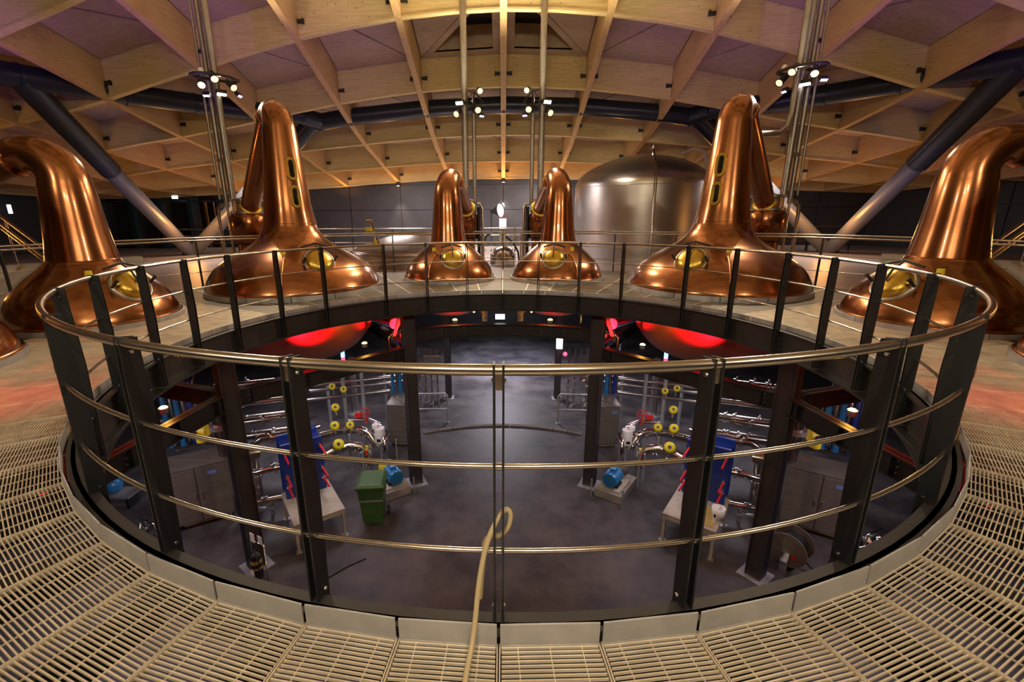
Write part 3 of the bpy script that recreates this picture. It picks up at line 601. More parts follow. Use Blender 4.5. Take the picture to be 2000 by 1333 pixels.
# ================================================================== LOWER PLANT ROOM
def column(x, y, rz, label, w=.26, top=-.34):
    c = thing('steel_column', label, 'column', (x, y, ZF), rz, 'plant room columns')
    m = MB(); h = top - ZF
    for s in (-1, 1): m.box((s * (w / 2 - .012), 0, h / 2), (.024, w, h))
    m.box((0, 0, h / 2), (w, w * .86, h)); m.build('shaft', 'colp', c, .004)
    MB().box((0, 0, .015), (w * 1.75, w * 1.75, .03)).build('base_plate', 'galv', c)
    MB().box((0, 0, h - .012), (w * 1.4, w * 1.4, .024)).build('cap_plate', 'beamd', c)
    return c
CN, CF = (4.45, 1.25), (2.05, 4.0)
for s in (-1, 1):
    o = SIDE[s]
    column(s * CN[0], CN[1], -s * .9, f'dark steel column nearest the viewer on the {o} of the lower floor')
    column(s * CF[0], CF[1], -s * .45, f'dark steel column under the {o} small still side of the opening')
    column(s * 1.88, 9.25, 0, f'slim dark column far back in the lower room, {o} of the aisle', .2)
    segs = [((s * CF[0], CF[1]), (s * CN[0], CN[1]), 'between the two columns'), ((s * CN[0], CN[1]), (s * 4.75, -1.6), 'running toward the viewer'), ((s * CN[0], CN[1]), (s * 8.5, 2.6), 'running outward from the near column'), ((s * CF[0], CF[1]), (s * 4.6, 8.2), 'running back from the far column')]
    for a, b, t in segs:
        g = thing('floor_girder', f'dark steel girder {t} under the {o} deck', 'girder', group='lower girders'); p, q = V((*a, -1.24)), V((*b, -1.24)); d = (q - p).normalized(); p = p + d * .16
        MB().ibeam(p, q, .16, .28, .016).build('web', 'beamd', g)
        L = (q - p).length
        for t_ in (.06, .34, .62, .9):
            c = p.lerp(q, t_); n = V((d.y, -d.x, 0)); b = MB(); b.beam(c - d * .006, c + d * .006, .15, .25); b.build('stiffener', 'beamd', g)
        bl = MB()
        for t_ in (.06, .34, .62, .9):
            for sg in (-1, 1):
                for z in (-.08, 0, .08): c = p.lerp(q, t_) + V((0, 0, z)) + d * .05; n = V((d.y, -d.x, 0)) * sg; bl.cyl(c + n * .008, c + n * .024, .014, n=6)
        tag(bl.build('girder_bolts', 'chrome', g), kind='stuff')
g = thing('floor_girder', 'curved dark girder bridging the aisle at the far side below the deck', 'girder', group='lower girders')
MB().arc(4.60, 4.62, -1.02, -.76, -26, 26, 18).arc(4.53, 4.69, -.77, -.75, -26, 26, 18).arc(4.53, 4.69, -1.03, -1.01, -26, 26, 18).build('web', 'beamd', g)
bl = MB()
for a in (-17.4, -11, 11, 17.4):
    for z in (-.94, -.88, -.82): q = P(a, 4.6, z); bl.cyl(q, q * .996, .013, n=6)
tag(bl.build('girder_bolts', 'chrome', g), kind='stuff')
# lamps that shine on the pots
for x, y, z, aim, lab in ((-4.85, .37, -1.0, (-6.7, 1.5, -.3), 'amber lamp on the girder at the left near column'), (4.85, .45, -1.0, (6.7, 1.5, -.3), 'amber lamp on the girder at the right near column'), (-2.97, 3.83, -1.0, (-3.9, 4.6, -.6), 'amber lamp on the girder below the left tall still'), (2.94, 3.77, -1.0, (3.9, 4.6, -.6), 'amber lamp on the girder below the right tall still'), (-1.09, 4.62, -.66, (-1.3, 6.3, -.6), 'amber lamp on the curved girder below the left small still'), (1.08, 4.62, -.66, (1.3, 6.3, -.6), 'amber lamp on the curved girder below the right small still')):
    t = thing('pot_lamp', lab, 'lamp', (x, y, z), group='amber pot lamps')
    MB().lathe([(.001, -.09), (.05, -.09), (.062, -.02), (.062, 0)], 16).build('housing', 'galv', t); MB().sphere((0, 0, 0), .052, 12, (1, 1, .5)).build('lens', 'e_amb', t)
    light('POINT', 'amber_lamp', (x, y, z + .1), None, 6, AMB, .05)
for s in (-1, 1):
    c = P(s * 44, 6.93)
    for a, tgt in ((s * 18, P(s * 30.5, 5.75, -.55)), (s * 58, P(s * 49, 5.25, -.5))):
        q = P(a, 4.75, -1.3); light('SPOT', 'red_pot_spot', q, tgt, 900, RED, .06, 58, 1)
    q = P(s * 12, 4.75, -.85); light('SPOT', 'red_pot_spot', q, P(s * 12, 5.85, -.42), 500, RED, .05, 50, .9); light('SPOT', 'amber_pot_spot', P(s * 12, 4.8, -.72), P(s * 12, 6.0, -.75), 60, AMB, .03, 60, .9)
    for a in (76,): q = P(s * a, 5.1, -1.0); light('SPOT', 'red_pot_spot', q, P(s * a, 6.3, -.5), 200, RED, .05, 80, .9)
    light('SPOT', 'red_deck_fill', (s * 7.2, -3.9, 3.3), (s * 4.75, -1.95, 0), 1300, RED, .05, 17, .8); light('POINT', 'red_pot_glow', P(s * 105, 5.1, -.75), None, 45, RED, .05)  # red deck spot added overhead, standing in for glow up through the grating
# ---- cabinets
def cabinet(x, y, rz, w, d, h, label, z0=.12, plate=True, pack='single'):
    c = thing('control_cabinet', label, 'cabinet', (x, y, ZF), rz, 'stainless cabinets')
    MB().box((0, 0, z0 + h / 2), (w, d, h)).build('body', 'stainless', c, .008)
    MB().prism([(-w / 2, -d / 2 - .03, z0 + h), (w / 2, -d / 2 - .03, z0 + h), (w / 2, d / 2, z0 + h + .10), (-w / 2, d / 2, z0 + h + .10), (-w / 2, d / 2, z0 + h), ], (0, 0, .015)).build('sloped_top', 'stainless', c)
    nd = 2 if w > .7 else 1
    for k in range(nd):
        dw = w / nd - .02; dx = -w / 2 + (k + .5) * w / nd
        dr_ = MB().box((dx, -d / 2 - .012, z0 + h / 2), (dw, .022, h - .04)).build('door', 'stainless', c, .004)
        MB().box((dx + dw * .42 * (1 if k == 0 else -1), -d / 2 - .035, z0 + h * .5), (.025, .03, .12)).build('handle', 'chrome', dr_)
    if plate: MB().box((w * .25, -d / 2 - .026, z0 + h * .86), (.16, .008, .075)).build('maker_plate', 'label', c)
    for a in (-1, 1):
        for b in (-1, 1): MB().cyl((a * w * .42, b * d * .4, 0), (a * w * .42, b * d * .4, z0), .02, n=8).build('foot', 'chrome', c)
    MB().cyl((-w * .3, -d * .3, z0 * .55), (w * .35, -d * .3, z0 * .55), .035, n=10).build('drip_pipe', 'hose', c)
    return c
def riser_bundle(x, y, label, z0, z1, rz=0):
    t = thing('riser_bundle', label, 'pipes', (x, y, 0), rz, 'vertical pipe bundles')
    for k, (dx, dy, r, m) in enumerate(((-.22, 0, .05, 'motor'), (-.10, .04, .045, 'steel'), (0, -.03, .05, 'motor'), (.11, .03, .055, 'steel'), (.22, 0, .05, 'blue'), (.31, .05, .03, 'steel'))):
        MB().tube([(dx, dy, z0), (dx, dy, z1 - .25), (dx + .03, dy + .08, z1 - .08), (dx + .05, dy + .5, z1)], r, 12).build('riser', m, t)
    for z in (z0 + .2, z0 + .6): MB().box((.03, .07, z), (.72, .03, .05)).build('pipe_clamp', 'galv', t)
for s in (-1, 1):
    o = SIDE[s]
    cabinet(s * 2.80, 5.95, s * .12, .62, .42, 1.10, f'narrow stainless cabinet standing behind the {o} far column', plate=s > 0)
    riser_bundle(s * 2.85, 6.35, f'blue and steel riser pipes above the {o} narrow cabinet', -3.15, -1.5)
    cabinet(s * 6.25, 2.55, -s * .55, 1.15, .5, 1.22, f'wide two door stainless cabinet at the {o} side of the lower room')
    riser_bundle(s * 6.7, 2.95, f'blue and steel riser pipes above the {o} wide cabinet', -3.0, -1.5, -s * .5)
# ---- work tables with plate heat exchangers
def table(x, y, rz, w, d, h, label, stain=False):
    t = thing('work_table', label, 'table', (x, y, ZF), rz, 'steel work tables')
    MB().box((0, 0, h - .02), (w, d, .035)).build('top', 'table', t, .004)
    [MB().box((0, yy * (d / 2 - .02), h - .07), (w - .02, .03, .08)).build('apron', 'table', t) for yy in (-1, 1)]
    for a in (-1, 1):
        for b in (-1, 1):
            l = MB().box((a * (w / 2 - .04), b * (d / 2 - .04), (h - .04) / 2), (.055, .055, h - .04)).build('leg', 'table', t); MB().box((a * (w / 2 - .04), b * (d / 2 - .04), .006), (.11, .11, .012)).build('foot_plate', 'galv', l)
    if stain: MB().box((w * .14, -d * .18, h + .002), (w * .55, d * .5, .006)).build('stained_board', 'stain', t)
def exchanger(x, y, z, rz, label, s):
    e = thing('plate_heat_exchanger', label, 'heat exchanger', (x, y, z), rz, 'blue heat exchangers')
    MB().box((0, .24, .62), (.80, .07, 1.24)).build('back_plate', 'blue', e, .015)
    MB().box((0, -.16, .60), (.80, .06, 1.20)).build('front_plate', 'blue', e, .015)
    for k in range(14): MB().box((0, -.11 + k * .024, .58), (.76, .010, 1.08)).build('plate', 'blue', e)
    MB().box((0, -.30, .56), (.11, .05, 1.12)).build('carrying_column', 'galv', e)
    for a in (-1, 1):
        for zz in (.30, .52, 1.02):
            r = MB().cyl((a * .34, .26, zz), (a * .34, -.66, zz), .021, n=8).build('tie_rod', 'red', e); MB().cyl((a * .34, -.19, zz), (a * .34, -.25, zz), .042, n=6).build('nut', 'chrome', r)
    for zz in (.2, 1.02): MB().tube([(-s * .12, .26, zz), (-s * .12, .5, zz), (-s * .2, .62, zz), (-s * .55, .66, zz)], .055, 12).build('port_pipe', 'steel', e)
    MB().box((0, -.332, .95), (.10, .006, .18)).build('data_plate', 'white', e)
for s in (-1, 1):
    o = SIDE[s]; tx, ty = s * 3.82, 2.35
    table(tx, ty, -s * .62, .95, 1.25, .62, f'pale steel table under the {o} blue heat exchanger', s > 0)
    exchanger(s * 4.12, 2.74, ZF + .62, -s * .62, f'blue plate heat exchanger with red tie rods on the {o} table', s)
tag(MB().lathe([(.001, 0), (.10, 0), (.125, .22), (.118, .22), (.1, .19), (.001, .19)], 24, (4.05, 1.98, ZF + .622)).build('plastic_bucket', 'white'), 'white plastic bucket on the right table', 'bucket')
tag(MB().box((-3.60, 2.05, ZF + .645), (.14, .10, .05), .5).build('tool_pouch', 'black'), 'small black box on the left table', 'tool box')
bt = thing('spray_bottle', 'small white and dark bottle beside the bucket on the right table', 'bottle', (3.93, 1.86, ZF + .62)); MB().cyl((0, 0, 0), (0, 0, .1), .03, n=12).build('body', 'white', bt); MB().cyl((0, 0, .1), (0, 0, .15), .02, n=10).build('cap', 'black', bt)
# ---- wheelie bin
b = thing('wheelie_bin', 'green plastic wheelie bin beside the left work table', 'bin', (-2.66, 2.62, ZF), .12)
MB().add([(x * w, y * d, z) for z, w, d in ((.06, .19, .22), (.86, .255, .29), (.90, .27, .30)) for x, y in ((-1, -1), (1, -1), (1, 1), (-1, 1))], [(3, 2, 1, 0)] + [(j * 4 + i, j * 4 + (i + 1) % 4, j * 4 + 4 + (i + 1) % 4, j * 4 + 4 + i) for j in range(2) for i in range(4)]).build('body', 'green', b, .01)
MB().add([(x * w, y * d, z) for z, w, d in ((.90, .285, .32), (.94, .285, .32), (.985, .22, .25)) for x, y in ((-1, -1), (1, -1), (1, 1), (-1, 1))], [(3, 2, 1, 0), (8, 9, 10, 11)] + [(j * 4 + i, j * 4 + (i + 1) % 4, j * 4 + 4 + (i + 1) % 4, j * 4 + 4 + i) for j in range(2) for i in range(4)]).build('lid', 'green', b, .01)
MB().box((0, -.272, .62), (.46, .012, .03)).box((.235, 0, .62), (.012, .5, .03)).build('band', 'galv', b)
MB().cyl((-.22, .34, .93), (.22, .34, .93), .018, n=8).build('handle', 'green', b)
for sx in (-1, 1): MB().cyl((sx * .23, .20, .09), (sx * .28, .20, .09), .09, n=16).build('wheel', 'black', b)
# ---- pumps on plinths
def pump(x, y, rz, label, s):
    p = thing('pump_skid', label, 'pump', (x, y, ZF), rz, 'pump skids')
    MB().box((0, 0, .10), (.62, 1.0, .20)).build('plinth', 'concrete', p, .01); MB().box((0, -.12, .225), (.5, .62, .05)).build('base_frame', 'table', p)
    m = MB().cyl((0, -.38, .45), (0, -.02, .45), .155, n=24).build('motor', 'motor', p, .01); MB().cyl((0, -.44, .45), (0, -.38, .45), .165, .165, 24).build('fan_cowl', 'motor', m)
    for k in range(12): t = 2 * pi * k / 12; MB().box((.16 * cos(t), -.2, .45 + .16 * sin(t)), (.02, .30, .02)).build('fin', 'motor', m)
    MB().box((0, -.2, .63), (.13, .15, .08)).build('terminal_box', 'motor', m)
    for sx in (-1, 1): MB().box((sx * .12, -.2, .28), (.07, .26, .07)).build('mount', 'black', p)
    MB().lathe([(.001, -.1), (.15, -.1), (.19, 0), (.15, .1), (.001, .1)], 24, (0, .2, .45), (0, 1, 0)).build('volute', 'yellow' if s < 0 else 'stainless', p)
    MB().tube([(0, .2, .6), (0, .2, 1.0), (-s * .05, .3, 1.1), (-s * .2, .5, 1.12)], .05, 12).build('discharge_pipe', 'chrome', p)
    for a, bb in ((-.36, -.55), (.36, -.55), (.36, .4)): MB().cyl((a, bb, 0), (a, bb, .95 if bb > 0 else .42), .018, n=8).build('guard_post', 'galv', p)
for s in (-1, 1):
    o = SIDE[s]; pump(s * 2.62, 3.80, -s * .62, f'blue motor pump on a concrete plinth beside the {o} far column', s)
    # instruments and valve train behind the pump
    w_ = thing('flow_meter', f'white flow meter on a steel post behind the {o} pump', 'meter', (s * 3.0, 4.55, ZF), 0, 'flow meters')
    MB().cyl((0, 0, 0), (0, 0, .9), .02, n=8).build('post', 'galv', w_); MB().cyl((0, -.02, .80), (0, -.02, 1.16), .125, n=20).build('housing', 'white', w_, .015); MB().cyl((s * .09, -.02, 1.16), (s * .09, -.02, 1.25), .085, n=16).build('cap', 'white', w_); MB().box((0, -.147, .88), (.09, .01, .07)).build('display', 'black', w_)
    v = thing('valve_train', f'steel process pipes with yellow valve caps and a red handwheel behind the {o} heat exchanger', 'pipework', (0, 0, 0), 0, 'valve trains')
    q = lambda x, y, z: (s * x, y, ZF + z)
    MB().tube([q(3.1, 4.6, .62), q(3.3, 4.65, .95), q(3.5, 4.7, 1.02), q(4.0, 4.75, .98), q(4.5, 4.6, .9)], .10, 16).build('main_pipe', 'steel', v)
    MB().tube([q(3.25, 4.3, .3), q(3.3, 4.35, .6), q(3.45, 4.35, .75), q(3.7, 4.3, .8), q(4.0, 4.1, .78), q(4.4, 3.6, .7)], .12, 16).build('return_pipe', 'steel', v)
    MB().tube([q(3.05, 4.9, 1.05), q(3.4, 4.95, 1.18), q(3.9, 5.0, 1.15)], .055, 12).build('bypass_pipe', 'chrome', v)
    for k, (x, y, z, r) in enumerate(((3.72, 4.55, 1.18, .10), (4.02, 4.35, 1.25, .11), (4.12, 4.75, 1.55, .10), (3.85, 4.05, .92, .13), (3.95, 4.95, 1.95, .08), (4.25, 5.0, 2.0, .08))):
        c = MB().cyl(q(x, y, z - .16), q(x, y, z), .035, n=10).build('valve_stem', 'chrome', v); MB().lathe([(.001, r * .7), (r * .6, r * .65), (r, r * .25), (r, -r * .35), (r * .5, -r * .6)], 18, q(x, y, z + .04), (s * -.3, -.75, .5)).build('valve_cap', 'yellow', c); MB().lathe([(.001, 0), (r * .34, 0)], 12, V(q(x, y, z + .04)) + V((s * -.3, -.75, .5)).normalized() * r * .72, (s * -.3, -.75, .5)).build('cap_recess', 'black', c)
    hc = V(q(3.42, 4.85, 1.42)); MB().tube([hc + V((cos(2 * pi * k / 20) * .11, .02, sin(2 * pi * k / 20) * .11)) for k in range(20)], .011, 6, True).build('handwheel', 'red', v)
    MB().cyl(hc, hc - V((0, 0, .3)), .02, n=8).box(hc, (.2, .012, .012)).build('wheel_stem', 'red', v)
    MB().box(q(3.62, 4.9, 1.32), (.16, .09, .10)).build('red_actuator', 'red', v); MB().box(q(3.22, 4.1, .72), (.05, .05, .12)).build('lever', 'red', v); MB().cyl(q(3.2, 4.1, .8), q(3.2, 4.1, .9), .035, n=10).build('lever_cap', 'yellow', v)
    for x, y, h in ((3.35, 4.2, .7), (3.75, 4.5, 1.0), (4.0, 5.1, 2.6), (3.55, 5.2, 2.6), (3.2, 4.35, .8)): MB().cyl(q(x, y, 0), q(x, y, h), .028 if h < 2 else .045, n=10).build('support_post', 'galv', v)
    fit = MB(); rnd = random.Random(5 + s)
    for k in range(46):
        pp = ((3.1, 4.6, .62), (3.3, 4.65, .95), (3.5, 4.7, 1.02), (4.0, 4.75, .98), (4.5, 4.6, .9)) if k % 2 else ((3.25, 4.3, .3), (3.3, 4.35, .6), (3.45, 4.35, .75), (3.7, 4.3, .8), (4.0, 4.1, .78), (4.4, 3.6, .7)); j = rnd.randrange(len(pp) - 1); c = V(q(*pp[j])).lerp(V(q(*pp[j + 1])), rnd.random()); d = V((rnd.uniform(-1, 1), -abs(rnd.uniform(.2, 1)), rnd.uniform(-1, 1))).normalized(); fit.cyl(c, c + d * rnd.uniform(.14, .2), rnd.uniform(.012, .03), n=8)
    tag(fit.build('small_fittings', 'chrome', v), kind='stuff')
    # pipe racks
    r1 = thing('pipe_rack', f'rack of horizontal steel pipes behind the {o} valve train', 'pipes', (0, 0, 0), 0, 'pipe racks')
    for k, (y, z, r, x0, x1) in enumerate(((6.6, -2.72, .06, 2.7, 5.2), (6.75, -2.95, .05, 2.75, 5.4), (6.9, -2.55, .04, 3.0, 5.6), (6.5, -3.15, .05, 3.2, 5.6))): MB().cyl((s * x0, y, z), (s * x1, y - .5, z - .12), r, n=12).build('pipe', 'steel', r1)
    for x in (3.4, 5.1): MB().box((s * x, 6.75, ZF + .95), (.06, .06, 1.9)).build('rack_post', 'galv', r1)
    MB().cyl((s * 4.75, 7.9, ZF), (s * 4.75, 7.9, ZF + 1.9), .11, n=18).build('standpipe', 'tank', r1); MB().cyl((s * 4.75, 7.9, ZF), (s * 4.75, 7.9, ZF + .04), .24, n=18).build('standpipe_flange', 'galv', r1)
    r2 = thing('pipe_rack', f'rack of large steel pipes between the {o} columns', 'pipes', (0, 0, 0), 0, 'pipe racks')
    for k, (z, r, dy) in enumerate(((-2.05, .07, 0), (-2.28, .055, .1), (-2.5, .06, -.05), (-2.95, .09, .1), (-3.35, .11, 0))): MB().cyl((s * 4.75, 4.5 + dy, z), (s * 7.6, 3.7 + dy, z - .08), r, n=14).build('pipe', 'steel', r2)
    for x, y in ((5.0, 4.6), (6.4, 4.2)): MB().box((s * x, y, ZF + 1.3), (.07, .07, 2.6)).build('rack_post', 'beamd', r2)
    gg = MB().cyl((s * 5.1, 3.55, -3.0), (s * 5.1, 3.51, -3.0), .06, n=16).build('pressure_gauge', 'white', r2); MB().cyl((s * 5.1, 3.56, -3.0), (s * 5.1, 3.53, -3.0), .07, n=16).build('gauge_rim', 'chrome', gg)
    fit = MB()
    for k in range(40):
        z, r, dy = ((-2.05, .07, 0), (-2.28, .055, .1), (-2.5, .06, -.05), (-2.95, .09, .1), (-3.35, .11, 0))[k % 5]; t = rnd.random(); c = V((s * (4.75 + 2.85 * t), 4.5 + dy - .8 * t, z - .08 * t)); ax = V((s * 2.85, -.8, -.08)).normalized()
        fit.cyl(c - ax * .02, c + ax * .02, r + .035, n=12)
        if k % 2: fit.cyl(c, c + V((0, -.1, .16)), .018, n=8).sphere(c + V((0, -.1, .17)), .03, 6)
    tag(fit.build('small_fittings', 'chrome', r2), kind='stuff')
    fp = thing('floor_pipework', f'shiny low pipes and valves between the {o} heat exchanger and wide cabinet', 'pipework', (0, 0, 0), 0, 'low pipework')
    for k, (pts_, r) in enumerate(((((4.75, 3.2, -2.9), (5.1, 3.1, -2.9), (5.25, 3.05, -3.0), (5.28, 3.0, -3.3), (5.28, 3.0, -4.2)), .085), (((4.7, 3.1, -3.55), (5.0, 2.95, -3.55), (5.2, 2.9, -3.6), (5.6, 2.95, -3.62), (5.75, 3.1, -3.5), (5.75, 3.3, -2.6)), .075), (((4.65, 2.85, -4.15), (5.3, 2.6, -4.15), (5.5, 2.65, -4.1), (5.55, 2.9, -3.95)), .06), (((4.85, 3.5, -2.6), (5.5, 3.3, -2.62), (6.2, 3.4, -2.7)), .07))):
        MB().tube([(s * a, b, c) for a, b, c in pts_], r, 14).build('pipe', 'steel', fp)
        m_ = MB()
        for a, b in zip(pts_, pts_[1:]):
            A, B = V((s * a[0], a[1], a[2])), V((s * b[0], b[1], b[2]))
            if (B - A).length > .25: c = A.lerp(B, .5); d = (B - A).normalized(); m_.cyl(c - d * .03, c + d * .03, r + .04, n=14); m_.cyl(c, c + V((0, -.12, .12)), .025, n=8); m_.sphere(c + V((0, -.13, .13)), .05, 8)
        tag(m_.build('valves', 'chrome', fp), kind='stuff')
    for x, y in ((4.9, 2.75), (5.45, 2.55)): MB().box((s * x, y, ZF + .2), (.05, .05, .4)).build('support', 'galv', fp)
    MB().box((s * 5.15, 2.66, ZF + .2), (.75, .05, .04)).build('support_rail', 'galv', fp)
    r3 = thing('duct_run', f'insulated silver duct and bent pipes below the deck beside the {o} red lit pot', 'duct', (0, 0, 0), 0, 'ducts below deck')
    MB().cyl((s * 2.55, 4.9, -.82), (s * 3.6, 6.4, -.95), .13, n=20).build('duct', 'tank', r3); MB().cyl((s * 2.3, 4.7, -.62), (s * 3.5, 6.2, -.6), .06, n=12).build('duct_pipe', 'beamd', r3)
    MB().tube([(s * 2.65, 4.7, -1.5), (s * 2.65, 4.7, -1.1), (s * 2.55, 4.75, -1.0), (s * 2.42, 4.8, -1.05), (s * 2.38, 4.8, -1.5)], .04, 12).build('bent_pipe', 'steel', r3); MB().tube([(s * 2.45, 4.5, -1.5), (s * 2.42, 4.5, -1.3), (s * 2.3, 4.5, -1.22), (s * 2.2, 4.5, -1.22)], .045, 12).build('bent_pipe', 'steel', r3)
    MB().beam((s * 2.3, 4.35, -.55), (s * 2.6, 4.8, -1.2), .08, .04).build('brace', 'hose', r3)
    d3 = thing('drop_pipe', f'large steel pipe elbow dropping behind the {o} near column', 'pipe', (0, 0, 0), 0, 'drop pipes')
    MB().tube([(s * 5.0, 1.7, -1.45), (s * 5.0, 1.7, -2.2), (s * 5.0, 1.72, -2.45), (s * 4.9, 1.85, -2.62), (s * 4.6, 2.1, -2.66)], .11, 16).build('elbow', 'steel', d3)
    MB().cyl((s * 5.0, 1.7, -1.98), (s * 5.0, 1.7, -1.90), .16, n=18).build('flange', 'galv', d3)
    va = thing('valve_actuator', f'yellow geared valve actuator under the {o} near girder', 'actuator', (s * 5.55, 1.95, -2.15), 0, 'yellow actuators')
    MB().cyl((-.14, 0, 0), (.14, 0, 0), .11, n=18).build('gearbox', 'yellow', va); MB().cyl((0, 0, -.22), (0, 0, -.08), .09, n=14).build('body', 'yellow', va); MB().cyl((-.05, -.12, 0), (-.05, -.16, 0), .06, n=14).build('dial', 'black', va)
    # small guard hoop and manifold
    gh = thing('guard_hoop', f'low bent tube guard rail beside the aisle behind the {o} far column', 'guard rail', (0, 0, 0), 0, 'guard hoops')
    MB().tube([(s * 1.68, 7.3, ZF), (s * 1.68, 7.3, ZF + .88), (s * 1.74, 7.3, ZF + .95), (s * 2.6, 7.25, ZF + .95)], .03, 10).build('hoop', 'galv', gh); MB().cyl((s * 1.68, 7.3, ZF + .45), (s * 2.6, 7.25, ZF + .45), .028, n=10).build('knee_rail', 'galv', gh); MB().cyl((s * 1.68, 7.3, ZF), (s * 1.68, 7.3, ZF + .012), .07, n=14).build('foot_plate', 'galv', gh)
    tr = thing('sampling_rack', f'upright rack of thin tubes and chrome valves beside the {o} guard hoop', 'pipes', (0, 0, 0), 0, 'sampling racks')
    for k in range(4): MB().cyl((s * (2.0 + k * .18), 7.6, ZF + .3), (s * (2.0 + k * .18), 7.6, ZF + 2.3), .03, n=8).build('tube', 'steel', tr)
    fit = MB()
    for k in range(26): x, z = rnd.uniform(1.95, 2.6), rnd.uniform(.35, 1.6); c = V((s * x, 7.52, ZF + z)); fit.cyl(c - V((.04, 0, .02)), c + V((.04, 0, .02)), rnd.uniform(.015, .04), n=8)
    tag(fit.build('small_valves', 'chrome', tr), kind='stuff')
    for z in (1.55, 1.75): MB().sphere((s * 2.25, 7.5, ZF + z), .025, 8).build('pilot_light', 'e_red', tr)
    mf = thing('chrome_manifold', f'chrome tube manifold on the floor at the {o} edge of the opening', 'manifold', (s * 7.0, 2.0, ZF), s * .4, 'floor manifolds')
    MB().tube([(-.22, 0, .05), (-.22, 0, .34), (.22, 0, .34), (.22, 0, .05)], .025, 8).build('frame', 'chrome', mf)
    fit = MB()
    for k in range(24): c = V((rnd.uniform(-.35, .35), rnd.uniform(-.25, .1), rnd.uniform(.03, .25))); d = V((rnd.uniform(-1, 1), rnd.uniform(-1, 1), rnd.uniform(-1, 1))).normalized() * .06; fit.cyl(c - d, c + d, rnd.uniform(.02, .045), n=8)
    tag(fit.build('small_valves', 'chrome', mf), kind='stuff')
    tl = thing('indicator_light', f'blue and red indicator light over the {o} pipe rack', 'light', (s * 4.35, 6.2, -2.05), 0, 'indicator lights'); MB().cyl((0, 0, 0), (0, 0, .2), .05, n=12).build('blue_section', 'e_bl2', tl); MB().cyl((0, 0, -.1), (0, 0, 0), .05, n=12).build('red_section', 'e_red', tl); MB().cyl((0, 0, -.6), (0, 0, -.1), .02, n=8).build('stem', 'galv', tl)
bm = thing('blue_motor', 'round blue motor on a grey bench at the far left of the lower room', 'motor', (-8.5, 3.0, ZF)); MB().sphere((0, 0, .48), .17, 16).build('casing', 'motor', bm); MB().box((.1, 0, .3), (.7, .4, .05)).build('bench', 'galv', bm); MB().box((.35, 0, .14), (.06, .3, .28)).build('bench_leg', 'dark', bm)
# kerb stones curving across the aisle
kb = thing('stone_kerb', 'curved row of pale kerb stones across the lower floor', 'kerb', (0, 2.0, ZF))
km = MB().arc(5.0, 5.13, 0, .05, -2.35, 2.35, 2).mesh('kerb_stone', 'kerb')
for k in range(-5, 6): ob('kerb_stone', km, kb, rz=-radians(k * 4.9))
# fire extinguisher trolley, hose reel, cable, hmi
ft = thing('extinguisher_trolley', 'small extinguisher on a chrome tube trolley by the left near column', 'extinguisher', (-4.22, .98, ZF), -.5)
MB().tube([(-.16, 0, .75), (-.16, 0, .05), (-.16, -.4, .03), (.2, -.4, .03), (.2, 0, .05), (.2, 0, .75)], .016, 8, True).build('frame', 'chrome', ft)
MB().lathe(smooth_prof([(.001, .08), (.085, .08), (.09, .12), (.09, .46), (.06, .54), (.025, .57), (.025, .62)], 3), 20, (0, -.05, 0)).build('cylinder', 'black', ft); MB().lathe([(.092, .26), (.092, .44)], 20, (0, -.05, 0)).build('sleeve', 'stain', ft); MB().box((0, -.145, .20), (.09, .012, .10)).build('cylinder_label', 'white', ft); MB().tube([(0, -.05, .62), (.1, -.1, .66), (.2, -.12, .5), (.17, -.12, .3)], .013, 8).build('hose', 'black', ft); MB().box((-.06, -.02, .82), (.11, .012, .17)).build('tag', 'white', ft); MB().box((.16, -.02, .86), (.11, .012, .14)).build('tag', 'white', ft)
hr = thing('hose_reel', 'black hose reel with a round steel cheek beside the right near column', 'hose reel', (5.15, 1.5, ZF), .7)
MB().cyl((-.16, 0, .42), (.16, 0, .42), .21, n=28).build('hose_coil', 'black', hr)
for sx in (-1, 1): MB().cyl((sx * .17, 0, .42), (sx * .195, 0, .42), .31, n=32).build('cheek', 'stainless', hr)
MB().box((-.2, -.12, .34), (.012, .06, .08)).build('red_tag', 'red', hr); MB().box((0, 0, .10), (.3, .3, .04)).build('base', 'beamd', hr); [MB().box((sx * .22, 0, .2), (.03, .12, .4)).build('bracket', 'chrome', hr) for sx in (-1, 1)]; MB().tube([(.05, -.18, .25), (.12, -.32, .1), (.2, -.6, .015), (.25, -.9, .015)], .015, 8).build('loose_hose', 'black', hr)
tag(MB().tube([(-3.2, .85, ZF + .012), (-3.0, 1.05, ZF + .012), (-2.8, 1.27, ZF + .012), (-2.52, 1.48, ZF + .012)], .012, 8).build('floor_cable', 'black'), 'thin black cable lying on the lower floor', 'cable')
hm = thing('touch_screen', 'tilted touch screen with a blue display beside the left far column', 'screen', (-1.70, 4.95, -1.72)); Rm = Matrix.Rotation(radians(-50), 3, 'X'); MB().box((0, 0, 0), (.42, .30, .04), m=Rm).build('housing', 'galv', hm); MB().box(Rm @ V((0, 0, .025)), (.34, .22, .01), m=Rm).build('display', 'e_scr', hm); MB().box((0, .1, -.3), (.06, .06, .5)).build('stand', 'galv', hm)
el = thing('wall_lantern', 'white box light with a red lamp below on the far right slim column', 'light', (1.88, 9.08, -2.45)); MB().box((0, 0, 0), (.2, .1, .38)).build('diffuser', 'e_cool', el); MB().sphere((.2, 0, -.38), .07, 10).build('red_lamp', 'e_red', el)
sl = thing('strip_light', 'thin lit strip light under the deck edge left of the red pot', 'light', (-4.35, 2.75, -.55), -.9); MB().box((0, 0, 0), (.55, .12, .04)).build('housing', 'galv', sl); MB().box((0, -.02, -.024), (.5, .07, .012)).build('tube', 'e_cool', sl)
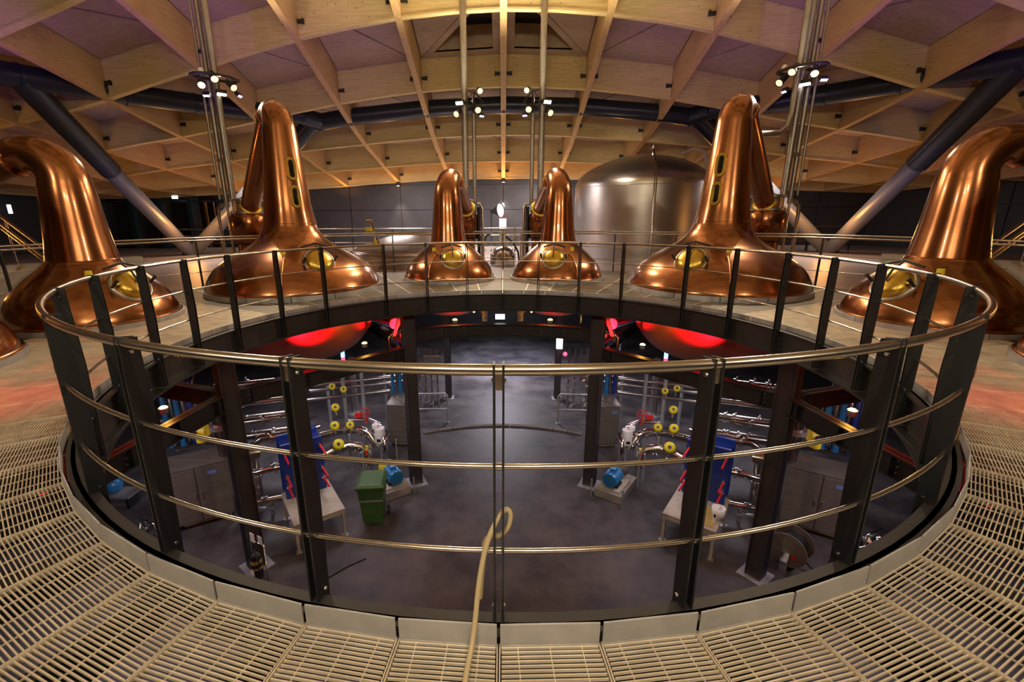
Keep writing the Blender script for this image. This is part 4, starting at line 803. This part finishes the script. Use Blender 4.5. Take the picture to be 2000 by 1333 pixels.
ms = thing('monitor', 'small white monitor behind the curved girder under the far deck', 'screen', (-.06, 4.95, -.66)); MB().box((0, 0, 0), (.22, .02, .12)).build('display', 'e_cool', ms); MB().box((0, .025, -.02), (.26, .03, .16)).build('casing', 'black', ms)
# ---- cream hose tied over the lower mid rail
ho = [(-.12, -4.30, -.0), (-.115, -4.25, .02), (-.10, -4.18, .06), (-.088, -4.135, .14), (-.078, -4.10, .24), (-.062, -4.07, .34), (-.045, -4.05, .41), (-.02, -4.03, .47), (.01, -4.0, .51), (.032, -3.985, .515), (.045, -3.985, .49), (.035, -3.99, .44), (.005, -3.995, .405), (-.03, -3.99, .395), (-.055, -3.98, .36), (-.062, -3.975, .28), (-.072, -3.97, .16), (-.08, -3.97, .06)]
hs = []
for i in range(len(ho) - 1):
    p0, p1, p2, p3 = (V(ho[max(i - 1, 0)]), V(ho[i]), V(ho[i + 1]), V(ho[min(i + 2, len(ho) - 1)]))
    for k in range(4):
        t = k / 4; hs.append(.5 * (2 * p1 + (p2 - p0) * t + (2 * p0 - 5 * p1 + 4 * p2 - p3) * t * t + (3 * p1 - p0 - 3 * p2 + p3) * t ** 3))
hs = [V((-.13, -4.9, .012)), V((-.127, -4.6, .012)), V((-.124, -4.42, .012))] + hs
tag(MB().tube(hs, .0105, 12).build('cream_hose', 'hose'), 'cream rubber hose looped over the lower rail at the centre post', 'hose')
# ---- instruments behind the curved girder and gauge under the far deck edge
for s in (-1, 1):
    iv = thing('sample_valve', f'grey instrument valve with a small orange lamp under the far deck, {SIDE[s]} of the monitor', 'valve', (s * .42, 5.05, -.78), 0, 'instrument valves')
    MB().cyl((0, 0, 0), (0, 0, .26), .07, n=16).build('body', 'galv', iv); MB().cyl((0, 0, .26), (0, 0, .34), .05, n=14).build('head', 'pipe', iv); MB().box((s * .02, -.07, .16), (.08, .04, .1)).build('dial_box', 'white', iv); MB().tube([(s * .07, 0, .2), (s * .16, 0, .26), (s * .24, 0, .24)], .012, 8).build('lamp_arm', 'yellow', iv); MB().sphere((s * .26, 0, .22), .028, 10).build('lamp', 'e_warm', iv)
gd = thing('dial_gauge', 'round white dial gauge under the far deck beside the right far column', 'gauge', (1.72, 4.5, -.42)); MB().cyl((0, 0, 0), (0, -.03, .01), .09, n=20).build('face', 'white', gd); MB().cyl((0, .02, 0), (0, -.02, 0), .1, n=20).build('rim', 'chrome', gd); MB().cyl((.03, .02, -.3), (.03, .02, -.05), .02, n=8).build('stem', 'chrome', gd)
